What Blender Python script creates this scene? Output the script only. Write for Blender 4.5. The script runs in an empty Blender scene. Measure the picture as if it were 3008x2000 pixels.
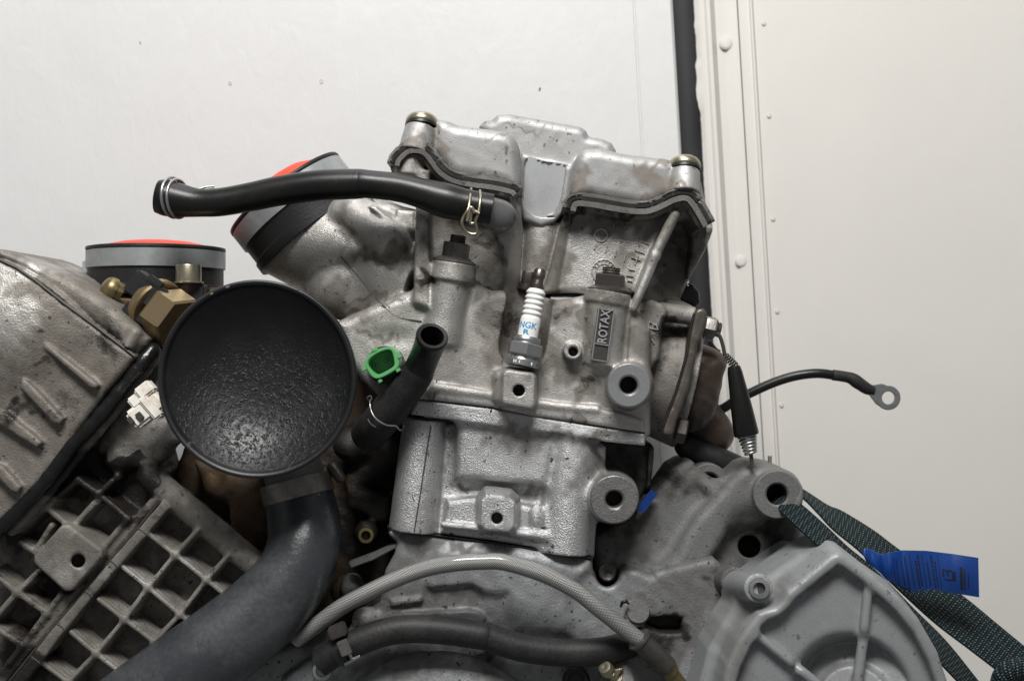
import bpy, bmesh, math
import numpy as np
from mathutils import Vector, Matrix, noise

R = math.radians
scene = bpy.context.scene
col = scene.collection

# ------------------------------------------------------------------ camera
# lengths below are millimetres; d is how far a point stands in front of the
# cylinder barrel's face.  The photograph's pixels are its measurements.
PXMM, CX, CY, CAMD = 6.12, 1504.0, 1000.0, 620.0
cam_data = bpy.data.cameras.new('camera')
cam = bpy.data.objects.new('camera', cam_data)
col.objects.link(cam)
cam.location = (0, -CAMD / 1000, 0)
cam.rotation_euler = (R(90), 0, 0)
cam_data.sensor_width = 36
cam_data.sensor_fit = 'HORIZONTAL'
cam_data.lens = 36 * CAMD / (3008 / PXMM)
cam_data.clip_start = 0.01
cam_data.clip_end = 50
cam_data.dof.use_dof = True
cam_data.dof.focus_distance = CAMD / 1000 - 0.01
cam_data.dof.aperture_fstop = 13
scene.camera = cam

# ------------------------------------------------------------------ light
world = bpy.data.worlds.new('World')
scene.world = world
world.use_nodes = True
bg = world.node_tree.nodes['Background']
bg.inputs[0].default_value = (0.97, 0.985, 1.0, 1)
bg.inputs[1].default_value = 0.13

def area(name, loc, target, sx, sy, power, colr):
    l = bpy.data.lights.new(name, 'AREA')
    l.shape = 'RECTANGLE'; l.size = sx; l.size_y = sy; l.energy = power; l.color = colr
    o = bpy.data.objects.new(name, l); col.objects.link(o)
    o.location = loc
    o.rotation_euler = (Vector(target) - Vector(loc)).to_track_quat('-Z', 'Y').to_euler()
    return o
area('ceiling_lamp', (-0.08, -0.80, 1.02), (-0.01, 0.05, 0.06), 0.56, 0.38, 20.5, (1.0, 0.988, 0.97))
area('roof_light', (-0.08, 0.02, 0.95), (-0.02, 0.03, 0.0), 0.5, 0.35, 1.7, (0.97, 0.985, 1.0))

scene.view_settings.view_transform = 'Standard'
scene.view_settings.look = 'None'
scene.view_settings.gamma = 1
scene.view_settings.exposure = 0.22
scene.view_settings.use_curve_mapping = False
scene.render.engine = 'CYCLES'

# ------------------------------------------------------------------ measuring
FR = dict(X=(0, 0, 1.27566), A=(0, 600, .4464), B=(0, 1300, .4464), C=(420, 420, .37),
          D=(420, 800, .41445), E=(1080, 280, .3699), F=(1580, 280, .3699),
          G=(1000, 800, .31881), H=(1560, 800, .31881), I=(1000, 1250, .31881),
          J=(1500, 1250, .31881), K=(300, 1350, .41451), L=(900, 1600, .2551),
          M=(1400, 1600, .29674), N=(2000, 1300, .28694), O=(2300, 1450, .35084),
          P=(1850, 1550, .36032), Q=(1950, 850, .3508), R=(1850, 0, .28694),
          T=(2000, 400, .31888), V=(1450, 720, .2551), S=(0, 0, 1.0))

def P(fr, *v):
    x0, y0, s = FR[fr]
    return [(x0 + v[i] * s, y0 + v[i + 1] * s) for i in range(0, len(v), 2)]

def P1(fr, x, y):
    return P(fr, x, y)[0]

def W(p, d):
    """photo point at depth d -> millimetres in the place"""
    f = (CAMD - d) / CAMD / PXMM
    return np.array([(p[0] - CX) * f, -d, (CY - p[1]) * f])

def WF(fr, x, y, d):
    return W(P1(fr, x, y), d)

def mm(fr, px, d=0.0):
    """a length in a detail view -> mm at depth d"""
    return px * FR[fr][2] / PXMM * (CAMD - d) / CAMD

def spline(pts, n=8, closed=False):
    pts = [np.array(p, float) for p in pts]
    out = []
    m = len(pts)
    rng = range(m if closed else m - 1)
    for i in rng:
        if closed:
            p0, p1, p2, p3 = pts[i - 1], pts[i], pts[(i + 1) % m], pts[(i + 2) % m]
        else:
            p1, p2 = pts[i], pts[i + 1]
            p0 = pts[i - 1] if i > 0 else 2 * p1 - p2
            p3 = pts[i + 2] if i + 2 < m else 2 * p2 - p1
        for t in np.linspace(0, 1, n, endpoint=False):
            out.append(0.5 * (2 * p1 + (p2 - p0) * t + (2 * p0 - 5 * p1 + 4 * p2 - p3) * t * t
                              + (3 * p1 - p0 - 3 * p2 + p3) * t ** 3))
    if not closed:
        out.append(pts[-1])
    return out

def offset_path(pts, t):
    pts = [np.array(p, float) for p in pts]
    out = []
    for i, p in enumerate(pts):
        a = pts[max(i - 1, 0)]; b = pts[min(i + 1, len(pts) - 1)]
        v = b - a; v /= (np.linalg.norm(v) + 1e-9)
        out.append(p + t * np.array([-v[1], v[0]]))
    return out

def band(path, t0, t1):
    return offset_path(path, t0) + offset_path(path, t1)[::-1]

# ------------------------------------------------------------------ objects
def link(o, parent=None):
    col.objects.link(o)
    if parent is not None:
        o.parent = parent
        o.matrix_parent_inverse = Matrix.Translation(-WORLD_LOC.get(parent.name, Vector((0, 0, 0))))
    return o
WORLD_LOC = {}

def thing(name, loc_mm, label, cat, group=None):
    o = bpy.data.objects.new(name, None)
    o.empty_display_size = 0.01
    col.objects.link(o)
    o.location = Vector(loc_mm) / 1000
    WORLD_LOC[o.name] = o.location.copy()
    o['label'] = label; o['category'] = cat
    if group: o['group'] = group
    return o

def tag(o, label, cat, group=None):
    o['label'] = label; o['category'] = cat
    if group: o['group'] = group
    return o

def mesh_obj(name, verts, faces, mat, parent=None, smooth=True, uvs=None, sharp=None):
    me = bpy.data.meshes.new(name)
    me.from_pydata([tuple(np.asarray(v, float) / 1000) for v in verts], [], faces)
    if uvs is not None:
        uv = me.uv_layers.new(name='UVMap')
        for poly in me.polygons:
            for li, u in zip(poly.loop_indices, uvs[poly.index]):
                uv.data[li].uv = u
    me.validate(); me.update()
    me.materials.append(mat)
    if smooth:
        me.polygons.foreach_set('use_smooth', [True] * len(me.polygons))
        if sharp is not None:
            me.set_sharp_from_angle(angle=R(sharp))
    o = bpy.data.objects.new(name, me)
    return link(o, parent)

def bm_obj(name, bm, mat, parent=None, sharp=35):
    bmesh.ops.recalc_face_normals(bm, faces=bm.faces)
    me = bpy.data.meshes.new(name)
    bm.to_mesh(me); bm.free()
    me.materials.append(mat)
    me.polygons.foreach_set('use_smooth', [True] * len(me.polygons))
    me.set_sharp_from_angle(angle=R(sharp))
    return link(bpy.data.objects.new(name, me), parent)

def frame_of(a, b):
    w = np.asarray(b, float) - np.asarray(a, float); w /= np.linalg.norm(w)
    ref = np.array([0, 0, 1.0]) if abs(w[2]) < .8 else np.array([0, 1.0, 0])
    u = np.cross(ref, w); u /= np.linalg.norm(u)
    return u, np.cross(w, u), w

def lathe(name, a, b, prof, mat, parent=None, seg=40, sharp=35, caps=True):
    """turned part: prof = [(mm along a->b, radius)], closed at both ends"""
    u, v, w = frame_of(a, b)
    vs, fs = [], []
    for t, r in prof:
        for k in range(seg):
            an = 2 * math.pi * k / seg
            rr = max(r, 1e-3)
            vs.append(np.asarray(a) + w * t + rr * (u * math.cos(an) + v * math.sin(an)))
    n = len(prof)
    for i in range(n - 1):
        for k in range(seg):
            k2 = (k + 1) % seg
            fs.append((i * seg + k, i * seg + k2, (i + 1) * seg + k2, (i + 1) * seg + k))
    if caps:
        fs.append(tuple(range(seg))[::-1]); fs.append(tuple((n - 1) * seg + k for k in range(seg)))
    me_o = mesh_obj(name, vs, fs, mat, parent, sharp=sharp)
    return me_o

def prism(name, a, b, r, mat, parent=None, n=6, rot=0.0, cham=0.6, sharp=20, r2=None):
    """hexagon (or n-gon) head with chamfered corners"""
    u, v, w = frame_of(a, b)
    L = np.linalg.norm(np.asarray(b) - np.asarray(a))
    r2 = r if r2 is None else r2
    vs, fs = [], []
    prof = [(0, r * .95), (cham, r), (L - cham, r2), (L, r2 * .93)]
    for t, rr in prof:
        for k in range(n):
            an = 2 * math.pi * k / n + rot
            vs.append(np.asarray(a) + w * t + rr * (u * math.cos(an) + v * math.sin(an)))
    for i in range(3):
        for k in range(n):
            k2 = (k + 1) % n
            fs.append((i * n + k, i * n + k2, (i + 1) * n + k2, (i + 1) * n + k))
    fs.append(tuple(range(n))[::-1]); fs.append(tuple(3 * n + k for k in range(n)))
    return mesh_obj(name, vs, fs, mat, parent, sharp=sharp)

def tube_data(path, rad, seg=20, cap=True, flat=1.0):
    path = [np.asarray(p, float) for p in path]
    n = len(path)
    if not hasattr(rad, '__len__'): rad = [rad] * n
    T = []
    for i in range(n):
        v = path[min(i + 1, n - 1)] - path[max(i - 1, 0)]
        T.append(v / (np.linalg.norm(v) + 1e-9))
    u, v, w = frame_of(path[0], path[0] + T[0])
    vs, fs, uvs = [], [], []
    L = 0.0; Ls = [0.0]
    for i in range(1, n):
        L += np.linalg.norm(path[i] - path[i - 1]); Ls.append(L)
    for i in range(n):
        u = u - T[i] * np.dot(u, T[i]); u /= np.linalg.norm(u)
        vv = np.cross(T[i], u)
        for k in range(seg):
            an = 2 * math.pi * k / seg
            vs.append(path[i] + rad[i] * (u * math.cos(an) + vv * math.sin(an)))
    for i in range(n - 1):
        for k in range(seg):
            k2 = (k + 1) % seg
            fs.append((i * seg + k, i * seg + k2, (i + 1) * seg + k2, (i + 1) * seg + k))
            uvs.append([(k / seg, Ls[i]), ((k + 1) / seg, Ls[i]), ((k + 1) / seg, Ls[i + 1]), (k / seg, Ls[i + 1])])
    if cap:
        fs.append(tuple(range(seg))[::-1]); uvs.append([(0, 0)] * seg)
        fs.append(tuple((n - 1) * seg + k for k in range(seg))); uvs.append([(0, 0)] * seg)
    return vs, fs, uvs

def tube(name, path, rad, mat, parent=None, seg=20, cap=True, sharp=50):
    vs, fs, uvs = tube_data(path, rad, seg, cap)
    return mesh_obj(name, vs, fs, mat, parent, uvs=uvs, sharp=sharp)

def slab(name, pts, d1, d0, mat, parent=None, bevel=0.0, seg=2, dp=None, sharp=35):
    """an outline with thickness, bevelled"""
    dp = d1 if dp is None else dp
    bm = bmesh.new()
    f = (CAMD - dp) / CAMD / PXMM
    vs = [bm.verts.new(((p[0] - CX) * f / 1000, -d1 / 1000, (CY - p[1]) * f / 1000)) for p in pts]
    face = bm.faces.new(vs)
    ex = bmesh.ops.extrude_face_region(bm, geom=[face])
    for e in ex['geom']:
        if isinstance(e, bmesh.types.BMVert): e.co.y = -d0 / 1000
    if bevel:
        eds = [e for e in bm.edges if all(abs(v.co.y + d1 / 1000) < 1e-6 for v in e.verts)]
        bmesh.ops.bevel(bm, geom=eds, offset=bevel / 1000, segments=seg, affect='EDGES', clamp_overlap=True)
    return bm_obj(name, bm, mat, parent, sharp)

def boxm(name, c, half, mat, parent=None, rot=None, bevel=0.3, seg=2):
    """box centred at c (mm), rot = 3x3 matrix or None"""
    bm = bmesh.new()
    bmesh.ops.create_cube(bm, size=2)
    for v in bm.verts:
        v.co = Vector((v.co.x * half[0], v.co.y * half[1], v.co.z * half[2])) / 1000
    if bevel:
        bmesh.ops.bevel(bm, geom=bm.edges[:], offset=bevel / 1000, segments=seg, affect='EDGES')
    M = Matrix(rot).to_4x4() if rot is not None else Matrix.Identity(4)
    M.translation = Vector(c) / 1000
    bmesh.ops.transform(bm, matrix=M, verts=bm.verts)
    return bm_obj(name, bm, mat, parent)

def rotY(deg):
    """turn clockwise as seen by the viewer"""
    return Matrix.Rotation(R(deg), 3, 'Y')

# ------------------------------------------------------------------ castings
# A casting is a union of solids with fillets, polygonised on a fine grid.
class Cast:
    def __init__(s, h=0.75, wav=0.12, kf=1.0, relax=1):
        s.ops = []; s.h = h; s.wav = wav; s.kf = kf; s.relax = relax
    def poly(s, pts, d1, d0, r=1.5, k=2.0, op='u', draft=0.0, dp=None, slope=None):
        dp = d1 if dp is None else dp
        f = (CAMD - dp) / CAMD / PXMM
        q = np.array([((p[0] - CX) * f, (CY - p[1]) * f) for p in pts])
        ext = draft * (d1 - d0)
        lo = np.array([q[:, 0].min() - ext, -d1, q[:, 1].min() - ext]); hi = np.array([q[:, 0].max() + ext, -d0, q[:, 1].max() + ext])
        s.ops.append((op, k, lo, hi, ('poly', q, -d1, -d0, r, draft)))
        return s
    def cone(s, a, b, ra, rb=None, k=2.0, op='u', r=0.6):
        rb = ra if rb is None else rb
        a = np.asarray(a, float); b = np.asarray(b, float); m = max(ra, rb)
        s.ops.append((op, k, np.minimum(a, b) - m, np.maximum(a, b) + m, ('cone', a, b, ra, rb, r)))
        return s
    def cap(s, a, b, ra, rb=None, k=2.0, op='u'):
        rb = ra if rb is None else rb
        a = np.asarray(a, float); b = np.asarray(b, float); m = max(ra, rb)
        s.ops.append((op, k, np.minimum(a, b) - m, np.maximum(a, b) + m, ('cap', a, b, ra, rb)))
        return s
    def ball(s, c, rad, k=3.0, op='u'):
        c = np.asarray(c, float); rad = np.asarray(rad, float) * np.ones(3)
        s.ops.append((op, k, c - rad, c + rad, ('ball', c, rad)))
        return s
    def path(s, pts, rad, k=1.5, op='u'):
        for a, b in zip(pts[:-1], pts[1:]): s.cap(a, b, rad, rad, k, op)
        return s

    def build(s, name, mat, parent=None, dirt=(), bg=0.0, dscale=1.0):
        h = s.h
        lo = np.min([o[2] for o in s.ops if o[0] == 'u'], axis=0) - 3 * h
        hi = np.max([o[3] for o in s.ops if o[0] == 'u'], axis=0) + 3 * h
        n = np.ceil((hi - lo) / h).astype(int) + 1
        ax = [(lo[i] + h * np.arange(n[i])).astype(np.float32) for i in range(3)]
        F = np.full(n, 50.0, np.float32)
        for op, k, l, u, pr in s.ops:
            k = k * s.kf
            mg = k + 3 * h
            i0 = np.clip(np.floor((l - mg - lo) / h).astype(int), 0, n - 1)
            i1 = np.clip(np.ceil((u + mg - lo) / h).astype(int) + 1, 1, n)
            if np.any(i1 - i0 < 2): continue
            sl = tuple(slice(a, b) for a, b in zip(i0, i1))
            x = ax[0][sl[0]]; y = ax[1][sl[1]]; z = ax[2][sl[2]]
            if pr[0] == 'poly':
                _, q, y0, y1, r, draft = pr
                Xg, Zg = np.meshgrid(x, z, indexing='ij')
                d2 = np.full(Xg.shape, 1e9, np.float32); sg = np.ones(Xg.shape, np.float32)
                m = len(q)
                for i in range(m):
                    a = q[i]; b = q[i - 1]
                    ex, ez = b - a
                    wx = Xg - a[0]; wz = Zg - a[1]
                    t = np.clip((wx * ex + wz * ez) / (ex * ex + ez * ez + 1e-9), 0, 1)
                    bx = wx - ex * t; bz = wz - ez * t
                    d2 = np.minimum(d2, bx * bx + bz * bz)
                    c1 = Zg >= a[1]; c2 = Zg < b[1]; c3 = ex * wz > ez * wx
                    fl = (c1 & c2 & c3) | (~c1 & ~c2 & ~c3)
                    sg = np.where(fl, -sg, sg)
                d2 = (np.sqrt(d2) * sg)[:, None, :]
                yy = y[None, :, None]
                if draft: d2 = d2 - draft * np.clip(yy - y0, 0, None)
                d2 = d2 + r
                w = np.abs(yy - 0.5 * (y0 + y1)) - (0.5 * (y1 - y0) - r)
                v = np.sqrt(np.maximum(d2, 0) ** 2 + np.maximum(w, 0) ** 2) + np.minimum(np.maximum(d2, w), 0) - r
            else:
                xx = x[:, None, None]; yy = y[None, :, None]; zz = z[None, None, :]
                if pr[0] == 'ball':
                    _, c, rad = pr
                    k0 = np.sqrt(((xx - c[0]) / rad[0]) ** 2 + ((yy - c[1]) / rad[1]) ** 2 + ((zz - c[2]) / rad[2]) ** 2)
                    k1 = np.sqrt(((xx - c[0]) / rad[0] ** 2) ** 2 + ((yy - c[1]) / rad[1] ** 2) ** 2 + ((zz - c[2]) / rad[2] ** 2) ** 2)
                    v = k0 * (k0 - 1) / (k1 + 1e-6)
                else:
                    a, b = pr[1], pr[2]
                    L = np.linalg.norm(b - a); w = (b - a) / max(L, 1e-6)
                    px, py, pz = xx - a[0], yy - a[1], zz - a[2]
                    t = px * w[0] + py * w[1] + pz * w[2]
                    q2 = px * px + py * py + pz * pz - t * t
                    if pr[0] == 'cap':
                        tc = np.clip(t, 0, L)
                        rr = pr[3] + (pr[4] - pr[3]) * tc / max(L, 1e-6)
                        v = np.sqrt(np.maximum(q2 + (t - tc) ** 2, 0)) - rr
                    else:
                        r = pr[5]
                        rr = pr[3] + (pr[4] - pr[3]) * np.clip(t / L, 0, 1)
                        dr = np.sqrt(np.maximum(q2, 0)) - rr + r
                        dt = np.abs(t - L / 2) - L / 2 + r
                        v = np.sqrt(np.maximum(dr, 0) ** 2 + np.maximum(dt, 0) ** 2) + np.minimum(np.maximum(dr, dt), 0) - r
            A = F[sl]; v = v.astype(np.float32)
            if op == 'u':
                hh = np.clip(0.5 + 0.5 * (v - A) / k, 0, 1)
                F[sl] = v + (A - v) * hh - k * hh * (1 - hh)
            else:
                v = -v
                hh = np.clip(0.5 - 0.5 * (v - A) / k, 0, 1)
                F[sl] = v + (A - v) * hh + k * hh * (1 - hh)
        if s.wav:
            x = ax[0][:, None, None]; y = ax[1][None, :, None]; z = ax[2][None, None, :]
            F += s.wav * (np.sin(x * .53 + 1.3 * np.sin(z * .21)) * np.sin(z * .47 + y * .3 + np.sin(x * .17))
                          + .25 * np.sin(x * .71 + z * .6 + y * .5) * np.sin(z * .83 - x * .27))
        V, Q = surface_nets(F, lo, h)
        V = relax(V, Q, s.relax)
        me = bpy.data.meshes.new(name)
        me.vertices.add(len(V)); me.vertices.foreach_set('co', (V / 1000).astype(np.float32).ravel())
        me.loops.add(len(Q) * 4); me.loops.foreach_set('vertex_index', Q.astype(np.int32).ravel())
        me.polygons.add(len(Q)); me.polygons.foreach_set('loop_start', np.arange(0, len(Q) * 4, 4, dtype=np.int32))
        me.update(calc_edges=True); me.validate()
        me.polygons.foreach_set('use_smooth', [True] * len(me.polygons))
        set_dirt(me, V, [(*e[:5], e[5] * dscale) for e in dirt], bg)
        me.materials.append(mat)
        return link(bpy.data.objects.new(name, me), parent)

def set_dirt(me, V, dirt, bg=0.0):
    """grease and oil patches, with the shade of some recesses put in too"""
    D = np.full(len(V), bg, np.float32)
    V = V + np.stack([2.6 * np.sin(V[:, 2] * .31 + 2 * np.sin(V[:, 0] * .13)) + 1.3 * np.sin(V[:, 2] * .83 + V[:, 0] * .5), 0 * V[:, 0],
                      2.6 * np.sin(V[:, 0] * .29 + 2 * np.sin(V[:, 2] * .17)) + 1.3 * np.sin(V[:, 0] * .9 - V[:, 2] * .4)], 1)
    for fr, px, py, rx, ry, st in dirt:
        c = WF(fr, px, py, 5); ax_, az_ = mm(fr, rx), mm(fr, ry)
        e = np.sqrt(((V[:, 0] - c[0]) / ax_) ** 2 + ((V[:, 2] - c[2]) / az_) ** 2)
        D += st * np.clip(1.35 - e, 0, 1) ** 1.3
    at = me.attributes.new('dirt', 'FLOAT', 'POINT')
    at.data.foreach_set('value', D)

def relax(V, Q, it=2):
    n = len(V)
    a = np.concatenate([Q[:, i] for i in range(4)] + [Q[:, (i + 1) % 4] for i in range(4)])
    b = np.concatenate([Q[:, (i + 1) % 4] for i in range(4)] + [Q[:, i] for i in range(4)])
    cnt = np.maximum(np.bincount(a, minlength=n), 1)[:, None]
    for lam in (.55, -.50) * it:
        av = np.stack([np.bincount(a, weights=V[b, i], minlength=n) for i in range(3)], 1) / cnt
        V = V + lam * (av - V)
    return V

def surface_nets(F, lo, h):
    S = F < 0
    c = [S[i:S.shape[0] - 1 + i, j:S.shape[1] - 1 + j, k:S.shape[2] - 1 + k] for i in (0, 1) for j in (0, 1) for k in (0, 1)]
    anyc = c[0].copy(); allc = c[0].copy()
    for q in c[1:]: anyc |= q; allc &= q
    act = anyc & ~allc
    idx = np.argwhere(act)
    corner = np.array([(i, j, k) for i in (0, 1) for j in (0, 1) for k in (0, 1)])
    val = np.stack([F[idx[:, 0] + o[0], idx[:, 1] + o[1], idx[:, 2] + o[2]] for o in corner], 1)
    acc = np.zeros((len(idx), 3)); cnt = np.zeros(len(idx))
    for a in range(8):
        for b in range(a + 1, 8):
            if np.abs(corner[a] - corner[b]).sum() != 1: continue
            va, vb = val[:, a], val[:, b]
            m = (va < 0) != (vb < 0)
            t = np.where(m, va / np.where(m, va - vb, 1), 0)
            p = corner[a][None] + t[:, None] * (corner[b] - corner[a])[None]
            acc += p * m[:, None]; cnt += m
    V = lo + h * (idx + acc / cnt[:, None])
    num = np.full(act.shape, -1, np.int64); num[act] = np.arange(len(idx))
    quads = []
    for axis in range(3):
        s0 = [slice(None)] * 3; s1 = [slice(None)] * 3
        s0[axis] = slice(0, -1); s1[axis] = slice(1, None)
        A = S[tuple(s0)]; B = S[tuple(s1)]
        e = np.argwhere(A != B)
        o1, o2 = (axis + 1) % 3, (axis + 2) % 3
        ok = (e[:, o1] > 0) & (e[:, o2] > 0) & (e[:, o1] < F.shape[o1] - 1) & (e[:, o2] < F.shape[o2] - 1)
        e = e[ok]
        ins = A[e[:, 0], e[:, 1], e[:, 2]]
        def cell(d1, d2):
            q = e.copy(); q[:, o1] -= d1; q[:, o2] -= d2
            return num[q[:, 0], q[:, 1], q[:, 2]]
        Qd = np.stack([cell(1, 1), cell(0, 1), cell(0, 0), cell(1, 0)], 1)
        Qd[~ins] = Qd[~ins][:, ::-1]
        quads.append(Qd)
    Q = np.concatenate(quads); Q = Q[(Q >= 0).all(1)]
    return V, Q
# ------------------------------------------------------------------ materials
def new_mat(name):
    m = bpy.data.materials.new(name); m.use_nodes = True
    nt = m.node_tree
    b = nt.nodes['Principled BSDF']
    return m, nt, b

class N:
    def __init__(s, nt): s.nt = nt
    def __call__(s, typ, **kw):
        n = s.nt.nodes.new('ShaderNode' + typ)
        for k, v in kw.items():
            if k.startswith('i_'):
                key = k[2:]; key = int(key) if key.isdigit() else key
                s.put(n.inputs[key], v)
            else: setattr(n, k, v)
        return n
    def put(s, inp, v):
        if isinstance(v, bpy.types.NodeSocket): s.nt.links.new(v, inp)
        elif hasattr(v, 'outputs'): s.nt.links.new(v.outputs[0], inp)
        elif isinstance(v, (tuple, list)) and len(v) == 3 and inp.type == 'RGBA': inp.default_value = (*v, 1)
        else: inp.default_value = v
    def math(s, op, a, b=0.0, clamp=False):
        n = s.nt.nodes.new('ShaderNodeMath'); n.operation = op; n.use_clamp = clamp
        s.put(n.inputs[0], a); s.put(n.inputs[1], b); return n.outputs[0]
    def noise(s, vec, scale, detail=3, rough=.55, dist=0.0):
        n = s('TexNoise', i_Vector=vec, i_Scale=scale, i_Detail=detail, i_Roughness=rough, i_Distortion=dist)
        return n.outputs[0]
    def mix(s, f, a, b):
        n = s.nt.nodes.new('ShaderNodeMix'); n.data_type = 'RGBA'
        s.put(n.inputs[0], f); s.put(n.inputs[6], a); s.put(n.inputs[7], b); return n.outputs[2]
    def ramp(s, f, lo, hi):
        n = s.nt.nodes.new('ShaderNodeMapRange'); n.clamp = True; n.interpolation_type = 'SMOOTHSTEP'
        s.put(n.inputs[0], f); n.inputs[1].default_value = lo; n.inputs[2].default_value = hi
        return n.outputs[0]
    def lerp(s, f, a, b):
        n = s.nt.nodes.new('ShaderNodeMapRange'); n.clamp = True
        s.put(n.inputs[0], f); n.inputs[3].default_value = a; n.inputs[4].default_value = b
        return n.outputs[0]

def cast_mat(name, base, dirtc, rough=.42, metal=.75, grain=0.5, gscale=1100, stain=0.35, specks=0.5,
             tint=None, film=(.09, .075, .06), stain_scale=38, wet=.5):
    m, nt, b = new_mat(name); g = N(nt)
    co = g('TexCoord').outputs['Object']
    at = g('Attribute', attribute_name='dirt').outputs['Fac']
    n1 = g.noise(co, stain_scale, 8, .68, .5)
    n2 = g.noise(co, gscale, 2, .6)
    n3 = g.noise(co, gscale * .34, 3, .6)
    n4 = g.noise(co, 160, 5, .65)
    n5 = g.noise(co, 9, 3, .5)
    # dirt film (thin, brownish) and thick grease (near black)
    filmf = g.ramp(g.math('ADD', g.math('MULTIPLY', at, .9), g.math('MULTIPLY', n1, 1.0)), .50 - .28 * stain, .92 - .28 * stain)
    thick = g.ramp(g.math('ADD', g.math('ADD', at, g.math('MULTIPLY', n4, .9)), g.math('MULTIPLY', n1, .7)), 1.36, 1.95)
    s1 = g.ramp(g.noise(co, 330, 2, .5, .0), .665, .69)
    s2 = g.ramp(g.noise(co, 560, 2, .5, .0), .685, .71)
    spot = g.math('MULTIPLY', g.math('MAXIMUM', s1, s2), g.ramp(g.noise(co, 45, 3, .6), .36, .58))
    spot = g.math('MULTIPLY', spot, specks)
    c = g.mix(g.lerp(n5, 0, 1), base, tint or tuple(x * .88 for x in base))
    c = g.mix(g.math('MULTIPLY', g.ramp(n4, .35, .75), .25), c, tuple(x * .62 for x in base))
    c = g.mix(g.math('MULTIPLY', g.ramp(n2, .5, .72), .35), c, tuple(min(1, x * 1.45) for x in base))
    c = g.mix(g.math('MULTIPLY', filmf, g.lerp(n4, .55, .95)), c, film)
    c = g.mix(thick, c, dirtc)
    c = g.mix(spot, c, (.02, .018, .016))
    g.put(b.inputs['Base Color'], c)
    dm = g.math('MAXIMUM', g.math('MULTIPLY', filmf, .6), g.math('MAXIMUM', thick, spot))
    g.put(b.inputs['Metallic'], g.lerp(dm, metal, .08))
    rr = g.math('ADD', g.lerp(filmf, rough, min(rough + .15, .8)), g.math('MULTIPLY', g.math('SUBTRACT', n4, .5), .3))
    rr = g.math('SUBTRACT', rr, g.math('MULTIPLY', thick, wet * .25))
    g.put(b.inputs['Roughness'], rr)
    hgt = g.math('ADD', g.math('MULTIPLY', n2, .8), g.math('MULTIPLY', n3, .22))
    hgt = g.math('ADD', hgt, g.math('MULTIPLY', g.math('MULTIPLY', thick, n4), 2.2))
    bp = g('Bump', i_Strength=grain, i_Distance=0.0009, i_Height=hgt)
    g.put(b.inputs['Normal'], bp)
    return m

def plain(name, colr, rough=.5, metal=0.0, bump=0.0, bscale=600, var=.25, vscale=60, dust=None, dustamt=.35, coat=0.0, spec=.5):
    m, nt, b = new_mat(name); g = N(nt)
    co = g('TexCoord').outputs['Object']
    n1 = g.noise(co, vscale, 5, .6, .3)
    n2 = g.noise(co, bscale, 3, .6)
    c = g.mix(g.math('MULTIPLY', n1, var * 1.6), colr, tuple(x * .45 for x in colr))
    if dust:
        f = g.math('MULTIPLY', g.ramp(g.math('ADD', g.math('MULTIPLY', n1, .7), g.math('MULTIPLY', n2, .3)), .42, .72), dustamt)
        c = g.mix(f, c, dust)
    g.put(b.inputs['Base Color'], c)
    b.inputs['Metallic'].default_value = metal
    g.put(b.inputs['Roughness'], g.math('ADD', rough - .09, g.math('MULTIPLY', n1, .18)))
    b.inputs['Specular IOR Level'].default_value = spec
    if coat: b.inputs['Coat Weight'].default_value = coat
    if bump:
        bp = g('Bump', i_Strength=bump, i_Distance=0.0005, i_Height=g.math('ADD', n2, g.math('MULTIPLY', n1, .5)))
        g.put(b.inputs['Normal'], bp)
    return m

GREASE = (.016, .013, .011)
M = {}
M['cast'] = cast_mat('cast_aluminium', (.53, .515, .488), GREASE, .44, .77, .50, 1900, .42, .7, film=(.10, .084, .067))
M['castcover'] = cast_mat('valve_cover_aluminium', (.42, .42, .415), GREASE, .54, .6, .16, 1500, .22, .7, film=(.19, .16, .13))
M['barrel'] = cast_mat('barrel_aluminium', (.56, .56, .56), GREASE, .42, .78, .70, 1800, .12, 1.0)
M['case'] = cast_mat('crankcase_aluminium', (.33, .338, .345), GREASE, .52, .42, .35, 900, .36, 1.0, stain_scale=26, film=(.085, .08, .072))
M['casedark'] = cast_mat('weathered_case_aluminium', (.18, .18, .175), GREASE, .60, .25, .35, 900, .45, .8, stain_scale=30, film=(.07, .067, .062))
M['oily'] = cast_mat('oily_cast_aluminium', (.44, .425, .395), GREASE, .46, .62, .45, 1100, .62, .9, film=(.095, .075, .056), wet=1.0)
M['oilyrib'] = cast_mat('oily_ribbed_casting', (.46, .445, .415), GREASE, .52, .55, .5, 1500, .62, .9, film=(.075, .062, .048), wet=1.0)
M['brown'] = cast_mat('brown_stained_casting', (.17, .105, .05), (.014, .011, .009), .6, .15, .4, 700, .5, .3, film=(.045, .03, .02))
M['lip'] = cast_mat('grimy_flange_lip', (.27, .26, .245), GREASE, .48, .6, .25, 1400, .95, .6, film=(.05, .044, .038))
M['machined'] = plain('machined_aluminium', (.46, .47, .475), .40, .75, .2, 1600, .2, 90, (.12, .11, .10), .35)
M['sawn'] = plain('sawn_aluminium', (.30, .295, .285), .45, .75, .6, 1300, .3, 300, (.08, .075, .07), .4)
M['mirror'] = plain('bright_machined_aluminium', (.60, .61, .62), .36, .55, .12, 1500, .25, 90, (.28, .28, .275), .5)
M['rubber'] = plain('black_hose_rubber', (.008, .008, .008), .34, 0, .10, 900, .3, 40, (.034, .03, .026), .3, spec=.38)
M['rubberdull'] = plain('dull_rubber', (.016, .016, .017), .52, 0, .3, 700, .35, 30, (.07, .066, .06), .5, spec=.35)
M['hosegrey'] = plain('grey_weathered_rubber', (.036, .040, .046), .33, 0, .35, 420, .4, 26, (.15, .155, .155), .35, spec=.75)
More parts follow.
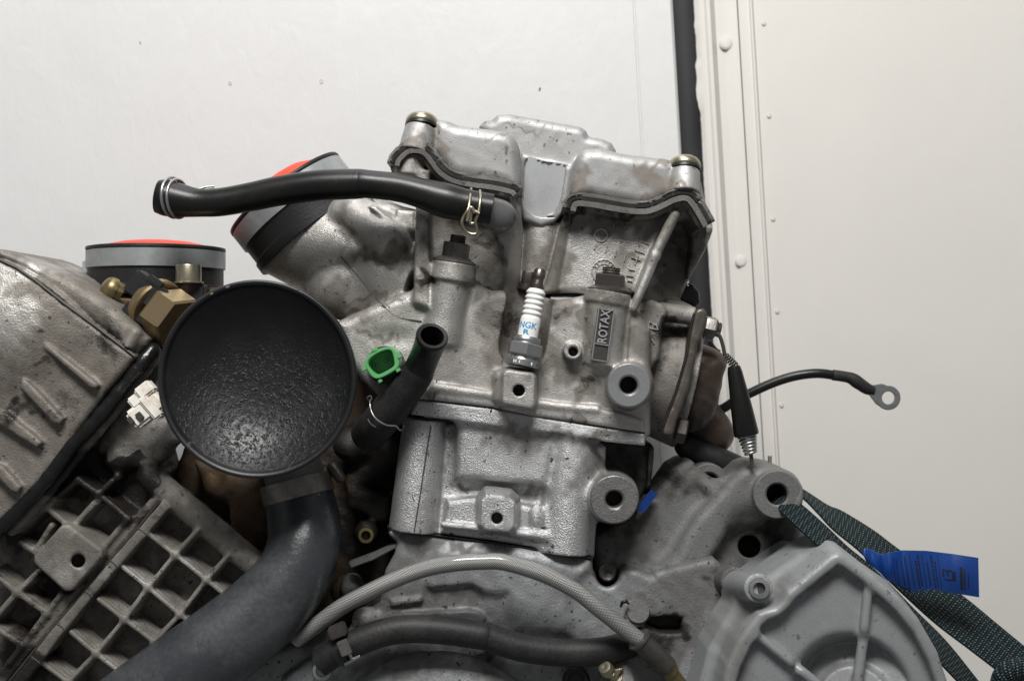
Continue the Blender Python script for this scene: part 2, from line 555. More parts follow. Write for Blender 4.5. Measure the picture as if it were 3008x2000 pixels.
M['gasket'] = plain('black_gasket', (.014, .014, .014), .4, 0, .2, 700, .3, 60, (.06, .055, .05), .3)
M['sealant'] = plain('oily_black_sealant', (.010, .010, .010), .27, 0, .8, 320, .3, 60)
M['black'] = plain('black_plastic', (.014, .014, .015), .42, 0, .05, 800, .2, 60, (.05, .05, .05), .3)
M['hole'] = plain('painted_hole_shade', (.012, .012, .012), .6)  # near-black that paints the shade inside holes and slots
M['steel'] = plain('zinc_steel', (.52, .53, .53), .34, .9, .08, 800, .25, 120, (.14, .12, .10), .4)
M['steelmid'] = plain('dull_nut_steel', (.30, .285, .265), .42, .75, .2, 900, .4, 150, (.06, .05, .045), .5)
M['steeldark'] = plain('oily_steel', (.13, .12, .11), .42, .7, .25, 900, .4, 150, (.05, .04, .035), .5)
M['band'] = plain('clamp_band_steel', (.44, .465, .47), .5, .6, .06, 800, .3, 70, (.23, .235, .22), .6)
M['gold'] = plain('yellow_zinc', (.48, .44, .33), .33, .9, .1, 900, .3, 140, (.2, .16, .09), .35)
M['brass'] = plain('brass', (.40, .30, .165), .38, .85, .1, 900, .25, 120, (.30, .24, .17), .6)
M['fitting'] = plain('dull_alloy_fitting', (.20, .20, .20), .30, .5, .1, 900, .3, 80, (.10, .095, .09), .5)
M['olive'] = plain('dull_brass', (.26, .21, .10), .38, .8, .1, 900, .3, 120, (.08, .065, .04), .4)
M['red'] = plain('red_plug', (.75, .055, .02), .5, 0, .0, 600, .12, 50)
M['white'] = plain('porcelain', (.82, .82, .80), .16, 0, 0, 600, .03, 60, coat=.4)
M['plugterm'] = plain('plug_terminal', (.22, .19, .16), .33, .9, 0, 600, .4, 200)
M['whiteplastic'] = plain('dirty_white_plastic', (.74, .71, .65), .45, 0, .1, 500, .12, 80, (.38, .22, .10), .6)
M['green'] = plain('green_plastic', (.13, .43, .16), .35, 0, .0, 600, .12, 70)
M['blueink'] = plain('blue_ink', (.03, .30, .58), .5, 0)
M['copperpipe'] = cast_mat('heat_tinted_pipe', (.125, .09, .07), (.022, .018, .016), .40, .6, .2, 900, .55, .3, film=(.036, .027, .024), stain_scale=30)
M['flange'] = plain('flange_steel', (.17, .15, .13), .45, .7, .35, 700, .4, 60, (.10, .075, .055), .6)
M['paint'] = cast_mat('grey_cover_paint', (.275, .285, .29), (.06, .055, .05), .40, .12, .22, 1800, .08, .5, tint=(.255, .265, .27), film=(.16, .155, .145), stain_scale=30)
M['paintdirty'] = plain('grimy_grey_paint', (.20, .20, .19), .5, .1, .25, 800, .3, 40, (.10, .085, .07), .5)
M['scuff'] = plain('pale_scuff', (.28, .29, .29), .6, 0, .5, 500, .4, 200)
M['seam'] = plain('parting_line', (.06, .056, .05), .6, .2)
M['bluetag'] = plain('blue_label', (.006, .048, .235), .36, 0, .05, 700, .35, 60, (.008, .04, .2), .5)
M['print'] = plain('black_print', (.008, .012, .03), .5)
M['chip'] = plain('yellow_chip', (.5, .40, .12), .6)
M['thread'] = plain('pale_edge', (.35, .42, .55), .5)

def dish_mat():
    m, nt, b = new_mat('oiled_black_dish'); g = N(nt)
    co = g('TexCoord').outputs['Object']
    n1 = g.noise(co, 45, 5, .6); n2 = g.noise(co, 420, 4, .65)
    c = g.mix(g.ramp(n1, .4, .75), (.006, .0065, .0075), (.016, .016, .018))
    at = g('Attribute', attribute_name='dirt').outputs['Fac']
    c = g.mix(g.math('MULTIPLY', g.ramp(g.math('ADD', at, n2), .95, 1.35), .8), c, (.10, .098, .09))
    g.put(b.inputs['Base Color'], c)
    gr = g('Attribute', attribute_name='grit').outputs['Fac']
    gran = g.math('ADD', g.ramp(g.noise(co, 420, 3, .6), .53, .72), g.math('MULTIPLY', g.ramp(g.noise(co, 1000, 3, .6), .54, .72), .7))
    gran = g.math('MULTIPLY', gran, gr)
    g.put(b.inputs['Roughness'], g.math('ADD', .37, g.math('MULTIPLY', n1, .16)))
    b.inputs['Specular IOR Level'].default_value = .6
    g.put(b.inputs['Normal'], g('Bump', i_Strength=1.0, i_Distance=.00038, i_Height=g.math('ADD', gran, g.math('MULTIPLY', n2, .18))))
    return m
M['dish'] = dish_mat()

def braid_mat():
    m, nt, b = new_mat('clear_coated_steel_braid'); g = N(nt)
    uv = g('TexCoord').outputs['UV']
    sx = g('SeparateXYZ', i_0=uv)
    # u = turn round the hose, v = mm along it
    a = g.math('ADD', g.math('MULTIPLY', sx.outputs[0], 24), g.math('MULTIPLY', sx.outputs[1], .95))
    c = g.math('SUBTRACT', g.math('MULTIPLY', sx.outputs[0], 24), g.math('MULTIPLY', sx.outputs[1], .95))
    s1 = g.math('ABSOLUTE', g.math('SINE', g.math('MULTIPLY', a, math.pi)))
    s2 = g.math('ABSOLUTE', g.math('SINE', g.math('MULTIPLY', c, math.pi)))
    hgt = g.math('MULTIPLY', s1, s2)
    colr = g.mix(g.ramp(hgt, .15, .8), (.12, .12, .117), (.52, .515, .495))
    g.put(b.inputs['Base Color'], colr)
    b.inputs['Metallic'].default_value = .45
    b.inputs['Roughness'].default_value = .42
    b.inputs['Coat Weight'].default_value = 1.0
    b.inputs['Coat Roughness'].default_value = .12
    g.put(b.inputs['Normal'], g('Bump', i_Strength=.45, i_Distance=.0005, i_Height=hgt))
    return m
M['braid'] = braid_mat()

def weave_mat():
    m, nt, b = new_mat('dark_green_webbing'); g = N(nt)
    uv = g('TexCoord').outputs['UV']
    sx = g('SeparateXYZ', i_0=uv)
    u = sx.outputs[0]; v = sx.outputs[1]      # mm across, mm along
    row = g.math('FLOOR', g.math('MULTIPLY', u, .72))
    ph = g.math('ADD', g.math('MULTIPLY', v, 1.55), g.math('MULTIPLY', row, .5))
    su = g.math('ABSOLUTE', g.math('SINE', g.math('MULTIPLY', u, .72 * math.pi)))
    sv = g.math('ABSOLUTE', g.math('SINE', g.math('MULTIPLY', ph, .5 * math.pi)))
    sr = g.math('ABSOLUTE', g.math('SINE', g.math('MULTIPLY', v, .36 * math.pi)))
    hgt = g.math('MULTIPLY', g.math('MULTIPLY', su, sv), g.math('ADD', .35, g.math('MULTIPLY', sr, .65)))
    co = g('TexCoord').outputs['Object']
    nz = g.noise(co, 900, 2)
    colr = g.mix(g.ramp(hgt, .5, .85), (.003, .009, .011), (.145, .21, .215))
    colr = g.mix(g.math('MULTIPLY', nz, .35), colr, (.015, .026, .027))
    g.put(b.inputs['Base Color'], colr)
    b.inputs['Roughness'].default_value = .62
    b.inputs['Sheen Weight'].default_value = .0
    b.inputs['Specular IOR Level'].default_value = .25
    g.put(b.inputs['Normal'], g('Bump', i_Strength=1.0, i_Distance=.0008, i_Height=hgt))
    return m
M['weave'] = weave_mat()

def wall_mat(name, colr, rough, bump, streak):
    m, nt, b = new_mat(name); g = N(nt)
    co = g('TexCoord').outputs['Object']
    mp = g('Mapping', i_Vector=co); mp.inputs['Scale'].default_value = (1, 1, .45)
    n1 = g.noise(mp.outputs[0], 90, 5, .6, .6)
    n2 = g.noise(co, 14, 4, .55, .5)
    n3 = g.noise(co, 420, 3, .6)
    c = g.mix(g.math('MULTIPLY', n2, streak), colr, tuple(x * .82 for x in colr))
    g.put(b.inputs['Base Color'], c)
    g.put(b.inputs['Roughness'], g.math('ADD', rough, g.math('MULTIPLY', n1, .12)))
    hgt = g.math('ADD', g.math('MULTIPLY', n1, 1.0), g.math('ADD', g.math('MULTIPLY', n2, 1.5), g.math('MULTIPLY', n3, .12)))
    g.put(b.inputs['Normal'], g('Bump', i_Strength=bump, i_Distance=.0012, i_Height=hgt))
    return m
M['wall'] = wall_mat('glossy_white_paint', (.70, .697, .69), .28, .30, .45)
M['wallwarm'] = wall_mat('warm_white_paint', (.70, .678, .635), .42, .14, .4)
M['gap'] = plain('dark_door_gap', (.022, .023, .025), .6)
# ------------------------------------------------------------------ the setting: painted metal wall with a door gap
SL = 0.058
def extrude_profile(name, prof, dback, mat, y0=-1500, y1=3400, n=60, jag=None):
    """profile [(photo x at the top edge, d)] run down the leaning vertical"""
    vs, fs = [], []
    full = prof + [(prof[-1][0], dback), (prof[0][0], dback)]
    m = len(full)
    for i in range(n + 1):
        y = y0 + (y1 - y0) * i / n
        for j, (x, d) in enumerate(full):
            dx = jag(j, y) if jag else 0
            vs.append(W((x + SL * y + dx, y), d))
    for i in range(n):
        for j in range(m):
            j2 = (j + 1) % m
            fs.append((i * m + j, i * m + j2, (i + 1) * m + j2, (i + 1) * m + j))
    fs.append(tuple(range(m))); fs.append(tuple(n * m + j for j in range(m))[::-1])
    o = mesh_obj(name, vs, fs, mat, sharp=30)
    bm = bmesh.new(); bm.from_mesh(o.data); bmesh.ops.recalc_face_normals(bm, faces=bm.faces); bm.to_mesh(o.data); bm.free()
    o['kind'] = 'structure'
    return o

wall_left = extrude_profile('wall_left', [(-2600, -180), (1858, -180), (1860, -181.2), (1863, -181.2), (1865, -180), (1968, -180), (1975, -182)], -200, M['wall'])
gap = extrude_profile('door_gap', [(1950, -206), (2070, -206)], -212, M['gap'])
def jag(j, y):
    if j > 1: return 0
    a = 4.0 * (noise.noise(Vector((y * .02, 3.1, 0))) + .6 * noise.noise(Vector((y * .07, 1.7, 0))))
    if 170 < y < 330: a -= 7 * math.sin((y - 170) / 160 * math.pi) ** .5
    return a if y < 420 else a * .5
frame = extrude_profile('door_frame', [(2036, -186), (2038, -179), (2050, -177), (2066, -177.5), (2074, -175.5), (2084, -175.5), (2090, -178.5), (2098, -182.5), (2122, -183), (2134, -181.5), (2163, -181), (2164.2, -182.4)], -205, M['wallwarm'], n=500, jag=jag)
wall_right = extrude_profile('wall_right', [(2166, -182.4), (2167.2, -181.2), (2199, -181.2), (2202, -179.2), (2208, -179.2), (2212, -182.6), (6500, -182.6)], -206, M['wallwarm'])

def wall_bolt(fr, x, y, r, hgt, d, parent, name):
    c = WF(fr, x, y, d)
    return lathe(name, c + np.array([0, .8, 0]), c + np.array([0, -1, 0]),
                 [(0, r * 1.12), (.9, r * 1.1), (1.2, r), (hgt, r * .94), (hgt + .5, r * .8), (hgt + .7, .01)], M['wallwarm'], parent, 28)
wall_bolt('T', 555, 1150, mm('T', 48, -181), 1.0, -181.2, frame, 'bolt')
wall_bolt('R', 985, 445, mm('R', 60, -181), 1.0, -181.2, frame, 'bolt')
for fr, x, y in (('R', 1370, 245), ('R', 1425, 1190), ('T', 850, 765), ('Q', 950, 185), ('Q', 985, 970)):
    wall_bolt(fr, x, y, 1.25, .7, -182.4, wall_right, 'rivet')
for fr, x, y, r in (('X', 740, 188, 1.1), ('X', 530, 192, .9), ('X', 323, 98, .6)):
    wall_bolt(fr, x, y, r, .25, -179.9, wall_left, 'screw_head')

boxm('paint_flake', WF('X', 1243, 206, -180), (.5, .25, 1.1), M['flange'], wall_left, rotY(8), .1, 1)
# ------------------------------------------------------------------ the engine
engine = thing('motorcycle_engine', W((1500, 2150), -60),
               'grimy twin cylinder motorcycle engine in bare cast aluminium before a white wall', 'engine')
# ------------------------------------------------------------------ upright cylinder: valve cover
PL = spline(P('E', 165, 540, 185, 480, 240, 420, 290, 385, 350, 370, 430, 375, 500, 410, 560, 480, 620, 560, 700, 610, 830, 640, 1000, 662, 1130, 690, 1190, 710, 1222, 745), 5)
PR = spline(P('F', 208, 900, 225, 840, 255, 805, 300, 788, 350, 785, 500, 805, 700, 840, 830, 850, 900, 835, 980, 800, 1050, 765, 1150, 742, 1230, 760, 1285, 815, 1340, 900, 1398, 1005), 5)

vc = Cast(.62, .05, .8)
# left lobe, right lobe
vc.poly(spline(P('E', 500, 420, 515, 200, 560, 182, 640, 192, 720, 226, 850, 245, 1060, 276, 1130, 297, 1178, 340, 1205, 410, 1212, 500, 1205, 740, 1000, 690, 700, 640, 600, 560, 540, 480), 4, True), 0, -76, 6, 1.5)
vc.poly(P('E', 260, 420, 300, 290, 560, 220, 600, 520, 430, 410), -7, -76, 3, 2)
vc.poly(spline(P('F', 268, 800, 280, 600, 305, 490, 365, 425, 480, 412, 560, 425, 700, 455, 900, 482, 1040, 500, 1100, 540, 1110, 700, 1090, 800, 1000, 830, 870, 880, 700, 860, 400, 810), 4, True), 0, -76, 6, 1.5)
vc.poly(P('F', 1030, 560, 1270, 600, 1305, 700, 1345, 890, 1150, 790, 1040, 800), -7, -76, 3, 2)
# bolt towers
for fr, top, bot, r in (('E', (424, 268), (372, 470), 130), ('F', (1165, 608), (1160, 790), 124)):
    vc.cone(WF(fr, *top, -4.5), WF(fr, *bot, -.5), mm(fr, r, 3), mm(fr, r * 1.04, 3), 2.5, r=.4)
# cover lips
# the hollow between the lobes and the ridge behind
vc.poly(P('E', 880, 240, 930, 192, 985, 187, 1030, 145, 1130, 140, 1568, 218) + P('F', 130, 205, 340, 240, 385, 270, 408, 318, 520, 338, 590, 370, 625, 430, 640, 700, 300, 950, 0, 950) + P('E', 1250, 900, 1100, 640), -34, -92, 5, 3)
vc.poly(P('E', 1150, 470, 1568, 545) + P('F', 310, 590, 300, 780, 210, 930, 130, 1010, 40, 1040) + P('E', 1380, 1045, 1240, 990, 1190, 830), -22, -90, 2, 4)
# machined pocket
pock = spline(P('E', 1257, 503, 1400, 526, 1568, 553) + P('F', 224, 566, 205, 700, 180, 830, 130, 920, 60, 962) + P('E', 1500, 960, 1430, 972, 1340, 960, 1272, 905, 1238, 820, 1242, 680), 3, True)
vc.poly(pock, -10, -24.5, .4, .4, 's', dp=-22)
vc.cap(WF('E', 1120, 458, 2), WF('E', 1135, 462, 2), 1.0, 1.0, .6, 's')
valve_cover = vc.build('valve_cover', M['castcover'], engine, dirt=[
    ('F', 340, 640, 60, 120, .5), ('F', 900, 650, 120, 140, .32), ('F', 860, 540, 120, 60, .3), ('F', 290, 760, 120, 60, .4),
    ('E', 560, 300, 40, 200, .3), ('E', 300, 470, 120, 60, .5), ('E', 1120, 460, 22, 16, .9), ('E', 1080, 290, 200, 22, .3),
    ('F', 1040, 540, 70, 40, .6), ('F', 1060, 740, 70, 120, .45), ('E', 1250, 160, 160, 20, .35)] + [('S', p[0], p[1], 16, 12, .3) for p in PL[::3] + PR[::3]])
pc_ = np.mean(pock, axis=0)
slab('machined_pocket', [pc_ + (np.array(p) - pc_) * 1.05 for p in pock], -24.2, -26, M['mirror'], valve_cover, dp=-22)
for PTH in (PL, PR):
    slab('cover_lip', band(PTH, -5, 6), 4.7, -75.5, M['lip'], valve_cover, .9, 3)
    slab('rubber_gasket', band(PTH, 5.5, 19.5), 5.4, -75, M['gasket'], valve_cover, .8)
# dome headed cover bolts with a rubber washer
for fr, c, dirv, r in (('E', (430, 240), (-.13, 1), 128), ('F', (1166, 580), (-.02, 1), 124)):
    a = WF(fr, *c, -4.8); b = WF(fr, c[0] - 100 * dirv[0], c[1] - 100, -6.6); rr = mm(fr, r, 3)
    bolt = lathe('cover_bolt', a, b, [(0, rr), (.4, rr * 1.04), (1.6, rr * 1.04), (2.8, rr * 1.0), (4.2, rr * .87), (5.2, rr * .66), (5.8, rr * .36), (6.0, rr * .06)], M['gold'], valve_cover, 40, 60)
    lathe('washer', a - (b - a) / np.linalg.norm(b - a) * 1.3, b, [(0, rr * 1.05), (1.2, rr * 1.05)], M['gasket'], bolt)

# ------------------------------------------------------------------ upright cylinder: head
hd = Cast(.65, .05, .55)
# lips under the gasket
hd.poly(band(PL, 24, 46), 2.5, -76, 2, 3)
hd.poly(band(PR, 24, 50), 2.5, -76, 2, 3)
# left wall behind the nut, right wall with the cast marks
hd.poly(P('E', 400, 560, 700, 680, 1215, 800, 1235, 1050, 1195, 1568, 480, 1568, 440, 1000), -13, -76, 2, 5)
hd.poly(P('F', 215, 900, 830, 960, 1080, 900, 1040, 1010, 760, 1568, 40, 1568, 120, 1300), -7, -76, 3, 5)
# deep right side
hd.poly(P('F', 1020, 900, 1250, 860, 1395, 1020, 1395, 1070, 1340, 1220, 1190, 1490, 1100, 1700, 700, 1700), -36, -76, 3, 3)
hd.poly(P('F', 1235, 950, 1392, 1040, 1394, 1070, 1338, 1215, 1190, 1480, 1195, 1390, 1222, 1200), -24, -90, 2, 2)
hd.poly(P('F', 1040, 860, 1130, 820, 1250, 850, 1240, 960, 1100, 990, 1050, 1000), -2, -40, 4, 4)
# rib running down the right
hd.cap(WF('F', 1085, 950, 1), WF('F', 930, 1270, 1.5), 2.6, 2.5, 3)
hd.cap(WF('F', 930, 1270, 1.5), WF('H', 945, 330, 1), 2.5, 2.2, 3)
hd.poly(P('F', 1040, 960, 1105, 920, 1075, 1020, 960, 1260, 830, 1568, 760, 1568, 890, 1250), -3, -60, 1.0, 3)
# vertical rib on the left
hd.poly(P('E', 385, 560, 490, 600, 492, 1320, 525, 1345, 480, 1520, 500, 1700, 360, 1650, 372, 1200), 4, -70, 2.0, 3)
hd.cone(WF('E', 345, 470, -3), WF('E', 325, 640, -3), mm('E', 120), mm('E', 118), 3)
hd.poly(P('E', 170, 560, 400, 520, 400, 700, 300, 760, 200, 640), -4, -90, 2, 4)
# lower deck over the chamber
deck = P('X', 770, 742, 850, 706, 960, 662, 985, 640, 1075, 640, 1130, 668, 1200, 668, 1290, 690, 1345, 680, 1450, 690, 1500, 760, 1500, 1000, 1484, 1018, 960, 938, 872, 916, 800, 840)
hd.poly(deck, 0, -76, 5, 5)
# intake port
pa = WF('C', 1180, 640, -52); pb = WF('G', 760, 100, -40)
hd.cone(pa, pb, 29, 33, 7)
hd.cap(WF('C', 1700, 560, -20), WF('C', 1960, 760, -12), 9, 11, 6)
hd.ball(WF('C', 1560, 1160, -26), (16, 14, 15), 8)
hd.poly(P('E', -40, 860, 200, 860, 375, 900, 375, 1200, 180, 1190, 170, 1050, 60, 960), -12, -60, 3, 4)
hd.poly(P('E', 228, 900, 375, 915, 375, 1080, 190, 1060), -6, -40, 2, 3)
hd.poly(P('E', 60, 880, 215, 1010, 185, 1055, 0, 880), -5, -40, 1.5, 3)
hd.cap(WF('C', 1600, 560, -24), WF('C', 1700, 450, -26), 8, 8, 5)
# spark plug well and tube
hd.cap(WF('E', 1405, 900, -12), WF('V', 330, 1150, -4), 13.5, 11.5, 4, 's')
hd.cone(WF('E', 1400, 1000, -34), WF('V', 480, 480, -34), 10.5, 10.5, 3)
hd.poly(P('E', 1170, 980, 1600, 1060) + P('F', 90, 1150, 70, 1568) + P('V', 700, 700, 60, 560), -32, -80, 3, 4)
# bolt towers
hd.cone(WF('E', 690, 1335, -2), WF('E', 668, 1475, -2), mm('E', 185, 9), mm('E', 188, 9), 2, r=.5)
hd.cone(WF('E', 680, 1400, -2), WF('G', 930, 640, -3), mm('G', 192, 8), mm('G', 176, 8), 4)
hd.cap(WF('G', 930, 560, -5), WF('G', 960, 1080, -9), 9.5, 10, 9)
hd.cone(WF('H', 712, 175, -2), WF('H', 694, 285, -2), mm('H', 216, 9), mm('H', 216, 9), 1.6, r=.5)
hd.cone(WF('H', 705, 220, -2), WF('H', 650, 850, -3), mm('H', 200, 8), mm('H', 196, 8), 4)
hd.cap(WF('H', 640, 820, -5), WF('H', 600, 1180, -9), 9, 9, 9)
hd.poly(P('H', 890, 260, 960, 260, 900, 480, 915, 500, 885, 830, 820, 830, 835, 480), 1, -30, 1, 2)
# soft hollows
hd.ball(WF('G', 460, 600, 6), (13, 6, 5), 8, 's')
hd.ball(WF('G', 1330, 520, 9), (8, 9, 16), 6, 's')
hd.ball(WF('H', 250, 900, 10), (9, 9, 9), 6, 's')
hd.ball(WF('H', 470, 1010, 8), (5, 6, 14), 6, 's')
# lower lip on the head gasket
hd.poly(P('G', 700, 1110, 870, 1020, 1150, 1065, 1430, 1125, 1882, 1190) + P('H', 300, 1225, 600, 1252, 820, 1290, 1040, 1365, 1058, 1478, 500, 1395, 0, 1322) + P('G', 1400, 1245, 880, 1182, 700, 1170), 4, -76, 1.4, 2.5)
hd.cap(WF('G', 870, 1060, 2.4), WF('G', 1440, 1135, 2.4), 2.0, 2.0, 3)
hd.cap(WF('H', 20, 1205, 2.4), WF('H', 600, 1260, 2.4), 2.0, 2.0, 3)
# right side plate and exhaust stub
hd.poly(P('H', 960, 300, 1010, 250, 1120, 245, 1210, 290, 1255, 350, 1250, 410, 1220, 500, 1180, 800, 1090, 900, 1080, 1200, 1060, 1480, 900, 1300, 860, 700), -8, -90, 2.5, 3)
hd.cone(WF('H', 1050, 900, -48), WF('H', 1440, 985, -48), 31, 36, 5)
hd.cone(WF('H', 1180, 360, -16), WF('H', 1505, 405, -16), mm('H', 92), mm('H', 88), 3)
hd.poly(P('H', 1215, 290, 1260, 240, 1400, 260, 1500, 310, 1500, 400, 1250, 400), -30, -60, 3, 3)
# square mount, ring boss, small tube boss
hd.poly(P('G', 1520, 905, 1560, 898, 1770, 930, 1798, 960, 1790, 1225, 1758, 1258, 1500, 1212, 1486, 1185, 1498, 935), 16, -4, 1.0, 1.6, draft=.08)
hd.poly(P('G', 1440, 920, 1520, 905, 1780, 930, 1790, 1225, 1758, 1258, 1460, 1220, 1415, 1180, 1420, 960), 9, -4, 3.5, 4, draft=.1)
hd.cone(WF('G', 1643, 1087, 20), WF('G', 1643, 1087, -10), 2.75, 2.75, .5, 's', r=.1)
hd.cone(WF('H', 900, 1040, 17), WF('H', 900, 1040, -12), 9.9, 12.5, 4, r=.3)
hd.cone(WF('H', 900, 1040, 22), WF('H', 900, 1040, -8), 5.2, 5.2, .4, 's', r=.1)
hd.cone(WF('H', 385, 720, 7), WF('H', 365, 760, -12), mm('H', 84), mm('H', 92), 2.5, r=.6)
hd.cone(WF('H', 392, 722, 12), WF('H', 378, 745, -8), 2.3, 2.2, .5, 's', r=.1)
head = hd.build('cylinder_head', M['cast'], engine, bg=.02, dscale=1.15, dirt=[
    ('G', 1560, 450, 260, 380, .75), ('G', 1300, 150, 160, 60, .5), ('H', 250, 330, 140, 90, .6), ('H', 480, 1050, 90, 180, .75),
    ('H', 330, 900, 140, 120, .35), ('H', 520, 500, 60, 200, .45), ('H', 700, 210, 230, 90, .55),
    ('E', 680, 1050, 200, 220, .6), ('E', 950, 1150, 130, 250, .75), ('E', 430, 1300, 60, 250, .5), ('E', 440, 1480, 70, 90, 1.0),
    ('F', 600, 980, 450, 110, .7), ('F', 150, 1350, 120, 300, .55), ('F', 1150, 1150, 160, 420, .45), ('F', 1300, 1200, 160, 300, .45),
    ('F', 820, 1300, 200, 60, .3), ('H', 1100, 600, 200, 420, .45), ('H', 1350, 800, 200, 600, .5), ('H', 1350, 500, 160, 120, .6),
    ('C', 1500, 1230, 120, 200, .35), ('C', 1560, 640, 60, 220, .35), ('E', 150, 1230, 220, 60, .35), ('C', 1800, 900, 200, 60, .4),
    ('G', 60, 400, 300, 60, .35), ('G', 330, 230, 320, 30, .35), ('G', 300, 570, 200, 40, .3),
    ('G', 870, 1140, 90, 50, .5), ('H', 400, 1370, 60, 100, .6), ('E', 150, 1300, 200, 60, .2), ('H', 100, 700, 160, 260, .6)] + [('S', p[0] - 4, p[1] + 30, 22, 16, .32) for p in PL[::3] + PR[::3]])

slab('head_lip', band(PL, 19, 33), 6.3, -75.2, M['lip'], head, 1.3, 3)
slab('head_lip', band(PR, 19, 35), 6.3, -75.2, M['lip'], head, 1.3, 3)
# mounting boss faces, turned
def ring_boss(fr, x, y, ro, ri, d1, d0, mat, parent, name='mounting_boss', depth=16, cham=.9):
    c1 = WF(fr, x, y, d1); ro = mm(fr, ro, d1); ri = mm(fr, ri, d1)
    a = c1 + np.array([0, d1 - d0, 0]); L = d1 - d0
    o = lathe(name, a, c1, [(0, ro * .9), (.01, ro), (L - .5, ro), (L, ro - .5), (L + .001, ri + cham), (L - cham, ri), (L - depth, ri), (L - depth - .01, .01)], mat, parent, 56, caps=False)
    lathe('thread', c1 + np.array([0, depth * .95, 0]), c1 + np.array([0, 1.3, 0]),
          [(q * .75, ri - (.02 if q % 2 else .35)) for q in range(0, int((depth - 2) / .75))], M['steeldark'], o, 40, caps=False)
    lathe('hole_shade', c1 + np.array([0, depth * .8, 0]), c1 + np.array([0, depth * .62, 0]), [(0, ri * .98), (depth * .12, ri * .98)], M['hole'], o, 32)  # black disc standing in for the shade deep in the hole
    return o
ring_boss('H', 900, 1040, 201, 82, 18.5, 13, M['machined'], head)

# nuts on the studs
def stud_nut(fr, base, top, rw, rn, d, parent, mat):
    a = WF(fr, *base, d); b = WF(fr, *top, d); w = (b - a) / np.linalg.norm(b - a); L = np.linalg.norm(b - a)
    nut = lathe('flange_nut', a, b, [(0, mm(fr, rw)), (.9, mm(fr, rw)), (2.0, mm(fr, rw) * .8), (2.6, mm(fr, rw) * .7)], mat, parent)
    prism('hexagon', a + w * 1.2, a + w * L * .84, mm(fr, rn), mat, nut, rot=.35, cham=.7)
    st = a + w * L * .8
    prof = [(i * .6, mm(fr, rn) * (.52 if i % 2 else .58)) for i in range(int(L * .3 / .6) + 3)]
    lathe('stud', st, b, prof, M['steeldark'], nut, 24, 20)
    return nut
stud_nut('E', (688, 1330), (716, 1145), 176, 112, -2, head, M['steelmid'])
stud_nut('H', (718, 178), (738, -10), 212, 150, -2, head, M['steeldark'])
prism('hexagon', WF('E', 1262, 1500, -18), WF('E', 1280, 1400, -18), 3.0, M['steeldark'], head)
lathe('washer', WF('E', 1252, 1545, -18), WF('E', 1262, 1500, -18), [(0, 4.2), (1.2, 4.2), (1.3, 3.4), (3, 3.3)], M['steeldark'], head)

# cast badge ROTAX on the right tower
def text_mesh(s, size, bold=0.0):
    cu = bpy.data.curves.new('t', 'FONT'); cu.body = s; cu.size = size
    cu.extrude = 0; cu.offset = bold; cu.resolution_u = 3; cu.align_x = 'CENTER'; cu.align_y = 'CENTER'
    ob = bpy.data.objects.new('t', cu); col.objects.link(ob)
    dg = bpy.context.evaluated_depsgraph_get(); dg.update()
    me = bpy.data.meshes.new_from_object(ob.evaluated_get(dg))
    v = np.array([q.co[:] for q in me.vertices]); f = [tuple(p.vertices) for p in me.polygons]
    bpy.data.objects.remove(ob); bpy.data.meshes.remove(me); bpy.data.curves.remove(cu)
    return v, f

def raised_text(name, s, size, place, depth, mat, parent, sx=1.0, bold=0.0, split=False):
    """flat letters given thickness; place(x, y, z) -> mm"""
    v, f = text_mesh(s, size, bold)
    bm = bmesh.new()
    vv = [bm.verts.new((p[0] * sx, p[1], 0)) for p in v]
    for q in f:
        try: bm.faces.new([vv[i] for i in q])
        except ValueError: pass
    ex = bmesh.ops.extrude_face_region(bm, geom=bm.faces[:])
    for e in ex['geom']:
        if isinstance(e, bmesh.types.BMVert): e.co.z = depth
    for q in bm.verts: q.co = Vector(place(q.co.x, q.co.y, q.co.z)) / 1000
    return bm_obj(name, bm, mat, parent, 30)

def frame_quad(fr, q, d):
    """corner points top-left, top-right, bottom-right, bottom-left of a tilted plate -> origin and axes"""
    c = [WF(fr, *p, d) for p in q]
    o = sum(c) / 4
    ux = (c[1] + c[2] - c[0] - c[3]) / 2; uz = (c[0] + c[1] - c[2] - c[3]) / 2
    return o, ux, uz
Bq = [(618, 320), (773, 356), (710, 830), (550, 815)]
o_, ux, uz = frame_quad('H', Bq, 10)
bw, bh = np.linalg.norm(ux), np.linalg.norm(uz); ux /= bw; uz /= bh
Rb = np.array([ux, [0, 1, 0], uz]).T
badge = boxm('badge_plate', o_ + np.array([0, 3.2, 0]), (bw / 2, 3.0, bh / 2), M['steeldark'], head, Rb, .5)
def bp(x, z, y=0): return o_ + ux * x + uz * z + np.array([0, -y, 0])
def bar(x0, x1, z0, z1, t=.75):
    boxm('badge_rim', bp((x0 + x1) / 2, (z0 + z1) / 2, t / 2 - .3), ((x1 - x0) / 2, t / 2 + .2, (z1 - z0) / 2), M['machined'], badge, Rb, .25)  # brighter metal stands in for light caught by the raised rim
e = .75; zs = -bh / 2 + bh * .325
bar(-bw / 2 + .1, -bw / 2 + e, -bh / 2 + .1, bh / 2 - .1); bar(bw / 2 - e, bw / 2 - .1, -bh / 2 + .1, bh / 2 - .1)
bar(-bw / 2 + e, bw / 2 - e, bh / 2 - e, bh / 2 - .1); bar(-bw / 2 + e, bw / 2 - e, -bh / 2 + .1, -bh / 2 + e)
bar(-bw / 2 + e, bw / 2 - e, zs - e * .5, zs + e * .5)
zc = (zs + bh / 2) / 2
# the letters read upwards
raised_text('lettering', 'ROTAX', 5.4, lambda x, y, z: bp(-y * 1.12, zc + x * .86, z - .25), 1.0, M['mirror'], badge, bold=.06)  # bright metal paints in the light on the letter tops

